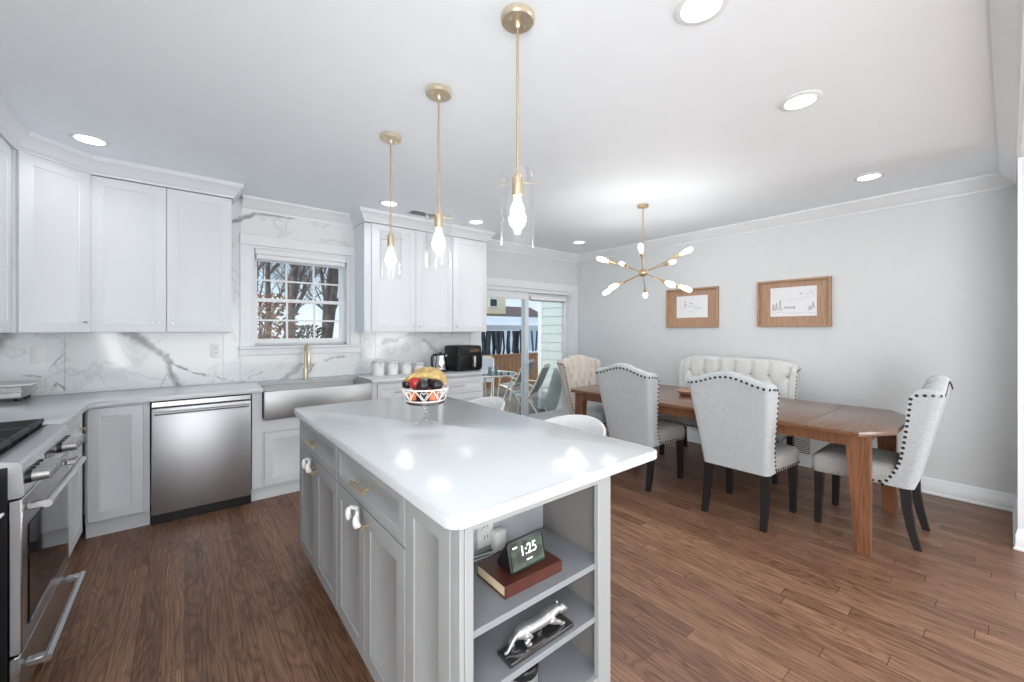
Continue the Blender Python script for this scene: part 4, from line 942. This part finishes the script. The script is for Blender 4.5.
MB().prism(clip(poly, 0, .8515), .733, .762, .003).build('end_leaf', M['tableend'], tb)
MB().prism(clip(poly, 2.5415, 4), .733, .762, .003).build('end_leaf', M['tableend'], tb)
mb = MB(); a0, a1, b0, b1 = TX0 + .085, TX1 - .07, .565, 2.885
mb.box((a0, b0, .655), (a0 + .025, b1, .7325)).box((a1 - .025, b0, .655), (a1, b1, .7325)).box((a0 + .025, b0, .655), (a1 - .025, b0 + .025, .7325)).box((a0 + .025, b1 - .025, .655), (a1 - .025, b1, .7325))
mb.build('apron', M['tableleg'], tb)
for sx in (0, 1):
    for sy in (0, 1):
        x = a0 - .008 if sx == 0 else a1 + .008; y_ = b0 - .035 if sy == 0 else b1 + .03; ix = 1 if sx == 0 else -1; iy = 1 if sy == 0 else -1
        mb = MB(); R_ = []
        for z, w_, d_, off in ((.0006, .075, .058, .0), (.30, .092, .06, .004), (.60, .112, .062, .0), (.7325, .125, .064, 0.0)):
            R_.append([(x + ix * (off + 0), y_, z), (x + ix * (off + d_), y_, z), (x + ix * (off + d_), y_ + iy * w_, z), (x + ix * off, y_ + iy * w_, z)])
        mb.rings(R_); bmesh.ops.bevel(mb.bm, geom=[e for e in mb.bm.edges if abs(e.verts[0].co.z - e.verts[1].co.z) > .05], offset=.004, segments=2, affect='EDGES')
        mb.build('leg', M['tableleg'], tb)
dsh = thing('wooden_bowl', 'small pale wooden bowl on the dining table behind the middle chair', 'bowl', (3.73, 1.94, .7625))
MB().lathe([(0, 0), (.045, 0), (.055, .004), (.085, .026), (.097, .042), (.093, .044), (.078, .03), (.05, .011), (0, .008)], n=36).build('bowl', M['frame'], dsh)
MB().tube([(-.08, 0, .05), (-.04, 0, .056), (.04, 0, .056), (.08, 0, .05)], .005, 8).build('spoon', M['frame'], dsh)

# ------------------------------------------------------------------ upholstered chairs
def nails(mb, pts, sp=.036, r=.0105):
    P = [(Vector(p), Vector(n)) for p, n in pts]; acc = 0.
    for (p, n), (q, m) in zip(P, P[1:]):
        L = (q - p).length
        while acc < L:
            k = acc / L; c = p.lerp(q, k); nn = n.lerp(m, k).normalized(); u = nn.orthogonal().normalized(); w_ = nn.cross(u)
            ring = [mb.v(c + (u * math.cos(a) + w_ * math.sin(a)) * r) for a in [PI / 3 * i for i in range(6)]]
            r2 = [mb.v(c + nn * r * .45 + (u * math.cos(a) + w_ * math.sin(a)) * r * .6) for a in [PI / 3 * i for i in range(6)]]
            for i in range(6): mb.f([ring[i], ring[(i + 1) % 6], r2[(i + 1) % 6], r2[i]])
            mb.f(r2); acc += sp
        acc -= L
def wing_chair(name, label, cat, loc, rz, group, W0, W1, SW, fabB, fabS, zc=1.07, zs=1.005, tuft=(.125, .115), legsx=None, lean=.14, camel=True, nsp=.036, wing=1.0, rolled=False):
    t = thing(name, label, cat, loc, rz, group)
    nb = max(33, int(W1 / .018) | 1); NK = 34; z0 = .372; yb0, yb1 = .245, .245 + lean; th, tw = .085, .052
    topz = lambda x, w_: zs + (zc - zs) * (.5 + .5 * math.cos(PI * min(1, abs(x) / (w_ * .5)))) if camel else zs + (zc - zs) * (1 - (abs(x) / (w_ * .5)) ** 6)
    ax, bz = tuft; zr0 = zs - .095
    def puff(x, z, w_, zt):
        u = x / ax; v_ = (z - zr0) / bz
        d = lambda q: abs(q - round(q))
        if v_ > 0: cre = d(u)
        else: cre = min(d(u + v_ / 2), d(u - v_ / 2)) * 1.0
        h = .036 * (1 - (1 - min(1., cre * 2.6)) ** 2)
        vr = round(v_); ur = round(u - .5 * (vr % 2)) + .5 * (vr % 2); rr_ = math.hypot((u - ur) * ax, (v_ - vr) * bz)
        if vr <= 0: h -= .03 * math.exp(-(rr_ / .02) ** 2)
        fade = max(0., min(1., (z - .56) / .08)) * max(0., min(1., (w_ / 2 - tw - .005 - abs(x)) / .03))
        return (h - .02) * fade
    dep = lambda k: (.10 + .06 * k ** 1.6) * wing
    rows_o, rows_i = [], []; nw = 9
    for kk in range(NK + 1):
        k = kk / NK; w_ = W0 + (W1 - W0) * k; yb = yb0 + (yb1 - yb0) * k; d = dep(k) * (1 if k > 0 else 1)
        flare = .06 * max(0, 1 - k / .35) ** 2                       # wing sweeps forward into the seat
        d += flare
        O, I = [], []
        def zz(x, fr): 
            zt = topz(x, w_) - (.012 * fr + .05 * max(0, fr - .62) ** 2 / .145 if fr > 0 else 0)
            return z0 + (zt - z0) * k
        rc = .035
        for i in range(nw): 
            fr = 1 - i / nw; yy = yb - rc - (d - rc) * fr; O.append((-w_ / 2, yy, zz(-w_ / 2, fr))); I.append((-w_ / 2 + tw, min(yy, yb - th), zz(-w_ / 2, fr)))
        for i in range(nb):
            u = i / (nb - 1); x = -w_ / 2 + w_ * u; e_ = min(u, 1 - u) * w_
            yy = yb - (rc - math.sqrt(max(0, rc * rc - max(0, rc - e_) ** 2))) if e_ < rc else yb
            O.append((x, yy, zz(x, 0))); xi = max(-w_ / 2 + tw, min(w_ / 2 - tw, x)); z_ = zz(x, 0)
            I.append((xi, yb - th - puff(xi, z_, w_, 0), z_))
        for i in range(nw):
            fr = (i + 1) / nw; yy = yb - rc - (d - rc) * fr; O.append((w_ / 2, yy, zz(w_ / 2, fr))); I.append((w_ / 2 - tw, min(yy, yb - th), zz(w_ / 2, fr)))
        rows_o.append(O); rows_i.append(I)
    top_m = [((a[0] + b[0]) / 2, (a[1] + b[1]) / 2, (a[2] + b[2]) / 2 + .022) for a, b in zip(rows_o[-1], rows_i[-1])]
    def toq(a, b, f, up): return (a[0] + (b[0] - a[0]) * f, a[1] + (b[1] - a[1]) * f, a[2] + up)
    t1 = [toq(a, b, .18, .014) for a, b in zip(rows_o[-1], rows_i[-1])]; t2 = [toq(a, b, .82, .014) for a, b in zip(rows_o[-1], rows_i[-1])]
    seq = rows_o + [t1, top_m, t2] + rows_i[::-1]
    mb = MB(); R_ = mb.rings(seq, closed=False)
    N = len(rows_o[0])
    for end in (0, N - 1):                                           # close the wing fronts, bottom and caps
        col = [r[end] for r in R_]; m = len(col)
        for i in range(m // 2): mb.f([col[i], col[i + 1], col[m - 2 - i], col[m - 1 - i]])
    for i in range(N - 1): mb.f([R_[0][i], R_[0][i + 1], R_[-1][i + 1], R_[-1][i]])
    bmesh.ops.remove_doubles(mb.bm, verts=mb.bm.verts[:], dist=.0002)
    mb.build('backrest', fabB, t, 75)
    mb = MB(); wm = W0 + (W1 - W0) * .8
    for vr in range(0, -4, -1):
        z = zr0 + vr * bz; k = (z - z0) / (zc - z0); yb = yb0 + (yb1 - yb0) * k; w_ = W0 + (W1 - W0) * k
        ur = -30 + .5 * (vr % 2)
        while ur < 30:
            if z > .6 and abs(ur * ax) < w_ / 2 - tw - .035: mb.sph((ur * ax, yb - th + .032, z), .0125, 10, 6, (1, .6, 1))
            ur += 1
    mb.build('tufting_buttons', fabS, t)
    # seat
    yf, ybk = -.275, .235; sw0, sw1 = SW / 2, min(W0 / 2 - .012, SW / 2)
    def seat_ring(z, i):
        o = []; 
        for (x, y_), a in (((sw1 - i - .02, ybk - i - .02), 0), ((-sw1 + i + .02, ybk - i - .02), PI / 2), ((-sw0 + i + .03, yf + i + .03), PI), ((sw0 - i - .03, yf + i + .03), 1.5 * PI)): o += [(*p, z) for p in fillet((x, y_), .02 if y_ > 0 else .03, a, a + PI / 2, 5)]
        return o
    mb = MB(); mb.rings([seat_ring(z, i) for z, i in ((.372, .004), (.376, 0), (.455, -.004), (.478, 0), (.495, .012), (.507, .04), (.514, .09), (.516, .14))]); mb.build('seat', fabS, t, 60)
    # nails
    mb = MB(); ko = NK - 1; row = rows_o[ko]
    def nrm(i): 
        return Vector((-1, 0, 0)) if i < nw else Vector((1, 0, 0)) if i >= nw + nb else Vector((0, 1, 0))
    up = [(Vector(row[i]) + nrm(i) * .0005, nrm(i)) for i in range(1, N - 1)]
    for side_, idx in ((-1, 1), (1, N - 2)):
        colp = [(Vector(rows_o[k][idx]) + Vector((side_ * .0005, 0, 0)), Vector((side_, 0, 0))) for k in range(0, ko + 1)]
        nails(mb, colp, nsp)
    nails(mb, up, nsp)
    g = seat_ring(.388, -.0015)
    fr_ = [p for p in g]; n_ = len(fr_)
    pts = []
    for i in range(n_ + 1):
        p = Vector(fr_[i % n_]); q = Vector((p.x, p.y - .02 if p.y > 0 else p.y, 0)); 
        nn = Vector((0, -1, 0)) if (p.y < yf + .012) else Vector((1 if p.x > 0 else -1, 0, 0))
        if p.y < .12: pts.append((p, nn))
    # walk from the right side round the front to the left side
    L_ = [q for q in pts if q[0].x < 0 and q[0].y > yf + .03]; 
    xs = sw0 + (sw1 - sw0) * (.11 - yf - .03) / (ybk - yf - .05) + .003
    path = [(Vector((-xs, .11, .388)), Vector((-1, 0, 0)))] + [(Vector(p), Vector((-1, 0, 0)) if p[1] > yf + .012 else Vector((0, -1, 0))) for p in g if p[1] < 0] + [(Vector((xs, .11, .388)), Vector((1, 0, 0)))]
    nails(mb, path, nsp)
    mb.build('nailhead_trim', M['nail'], t)
    for lx in (legsx or (-1, 1)):
        mb = MB(); x = lx * (SW / 2 - .035); mb.rings([[(x - a, -.24 - a + o, z), (x + a, -.24 - a + o, z), (x + a, -.24 + a + o, z), (x - a, -.24 + a + o, z)] for z, a, o in ((.0006, .0185, -.006), (.2, .022, 0), (.3715, .026, 0.003))])
        mb.build('leg', M['darkwood'], t)
        mb = MB(); x = lx * (W0 / 2 - .03); mb.rings([[(x - a + lx * s_, y_ - a, z), (x + a + lx * s_, y_ - a, z), (x + a + lx * s_, y_ + a, z), (x - a + lx * s_, y_ + a, z)] for z, a, y_, s_ in ((.0006, .018, .262, .004), (.12, .021, .232, .002), (.25, .0235, .212, 0), (.3715, .026, .206, 0))])
        mb.build('leg', M['darkwood'], t)
    return t
GRP = 'upholstered dining chairs around the table'
k0 = wing_chair('dining_chair', 'grey linen wing chair seen from behind, at the middle of the table', 'chair', (3.345, 1.262, 0), PI / 2, GRP, .455, .575, .53, M['fabric'], M['fabricd'])
dup(k0, (3.35, 2.16, 0), PI / 2 + .02, 'grey linen wing chair seen from behind, partly hidden by the island corner')
dup(k0, (3.775, .62, 0), PI, 'grey linen wing chair seen from the side at the near table end')
k3 = wing_chair('dining_chair', 'cream tufted wing chair at the far head of the table by the sliding door', 'chair', (3.74, 3.0, 0), 0, GRP, .50, .66, .56, M['cream_f'], M['fabric'], zc=1.065, zs=1.01, tuft=(.115, .105))
wing_chair('settee', 'long ivory tufted bench with winged back along the right wall', 'bench', (4.37, 1.88, 0), -PI / 2, None, 1.14, 1.19, 1.18, M['ivory'], M['fabricd'], zc=1.065, zs=1.015, tuft=(.165, .13), lean=.10, camel=False, wing=.95)

# ------------------------------------------------------------------ on the right wall
def picture(y0, y1, z0, z1, label, kind):
    t = thing('framed_picture', label, 'picture', (WX - .0005, (y0 + y1) / 2, (z0 + z1) / 2), -PI / 2, 'framed drawings on the right wall')
    w_, h_ = (y1 - y0) / 2, (z1 - z0) / 2; mb = MB()                 # local front -y looks along -x
    q = lambda i, y_: [(-w_ + i, y_, -h_ + i), (w_ - i, y_, -h_ + i), (w_ - i, y_, h_ - i), (-w_ + i, y_, h_ - i)]
    R_ = [[mb.v(p) for p in q(*a)] for a in ((0, 0), (0, -.04), (.003, -.043), (.019, -.043), (.021, -.04), (.021, -.006))]
    for a, b in zip(R_, R_[1:]):
        for i in range(4): mb.f([a[i], a[(i + 1) % 4], b[(i + 1) % 4], b[i]])
    mb.build('frame', M['frame'], t)
    MB().box((-w_ + .0212, -.006, -h_ + .0212), (w_ - .0212, -.001, h_ - .0212)).build('mat_board', M['matb'], t)
    pw, ph = (.60 * w_, .56 * h_) if kind == 0 else (.63 * w_, .62 * h_); oz = .015
    MB().box((-pw, -.0075, -ph + oz), (pw, -.0062, ph + oz)).build('sheet', M['paper'], t)
    r = random.Random(3 + kind); mb = MB(); mb2 = MB()
    def stroke(m, pts, r_=.0016): m.tube([(x * pw, -.0085, z * ph + oz) for x, z in pts], r_, 4)
    if kind == 0:
        stroke(mb, [(-.42, .55), (-.4, .3), (-.44, .1)], .003); stroke(mb, [(-.48, .15), (-.36, .12)], .003); stroke(mb, [(-.12, .32), (-.02, .3), (.06, .26)], .004)
        for z, a, b in ((.08, -.5, .4), (-.1, -.75, .7), (-.22, .2, .68), (-.42, -.35, .2)):
            x = a; pts = []
            while x < b: pts.append((x, z + r.uniform(-.05, .05))); x += .05
            stroke(mb2, pts)
    else:
        for x, z, s_ in ((-.72, -.55, .5), (-.55, -.62, .75), (-.86, -.6, .45), (.86, -.5, .42), (.72, -.6, .3)):
            for j in range(5): k = 1 - j / 5; stroke(mb, [(x - .08 * k, z + s_ * j / 5), (x, z + s_ * (j + 1.1) / 5), (x + .08 * k, z + s_ * j / 5)], .0022)
        for i in range(6): x = -.38 + i * .085; stroke(mb, [(x, -.5), (x + .015, -.25 + r.uniform(-.1, .1)), (x + .04, -.45), (x + .07, -.42)], .0022)
        stroke(mb2, [(-.95, -.78), (-.5, -.7), (0, -.82), (.5, -.74), (.95, -.8)]); stroke(mb2, [(-.3, .2), (-.1, .05), (.1, .18), (.35, .1), (.6, .3), (.85, .2)]); stroke(mb2, [(.35, .6), (.6, .45), (.8, .7), (.92, .3)], .002)
        stroke(mb, [(.3, .55), (.33, .45), (.36, .55)], .003)
    mb.build('drawing', M['ink'], t); mb2.build('pencil_lines', M['inkl'], t)
    return t
picture(2.155, 2.81, 1.42, 1.905, 'smaller wood-framed drawing with a few lines on white paper, left of the pair', 0)
picture(1.085, 1.735, 1.42, 1.91, 'wood-framed winter tree drawing, right of the pair on the grey wall', 1)
wv = thing('wall_register', 'white louvred air register low on the grey wall behind the table', 'vent', (WX - .0005, 1.36, .205), -PI / 2)
MB().box((-.13, -.008, -.14), (.13, 0, .14), .003).build('frame', M['vent'], wv)
MB().box((-.10, -.0095, -.11), (.10, -.0082, .11)).build('opening', M['slot'], wv)
mb = MB()
for i in range(12): z = -.10 + i * .0178; mb.box((-.10, -.014, z), (.10, -.0097, z + .008))
mb.build('louvres', M['vent'], wv)
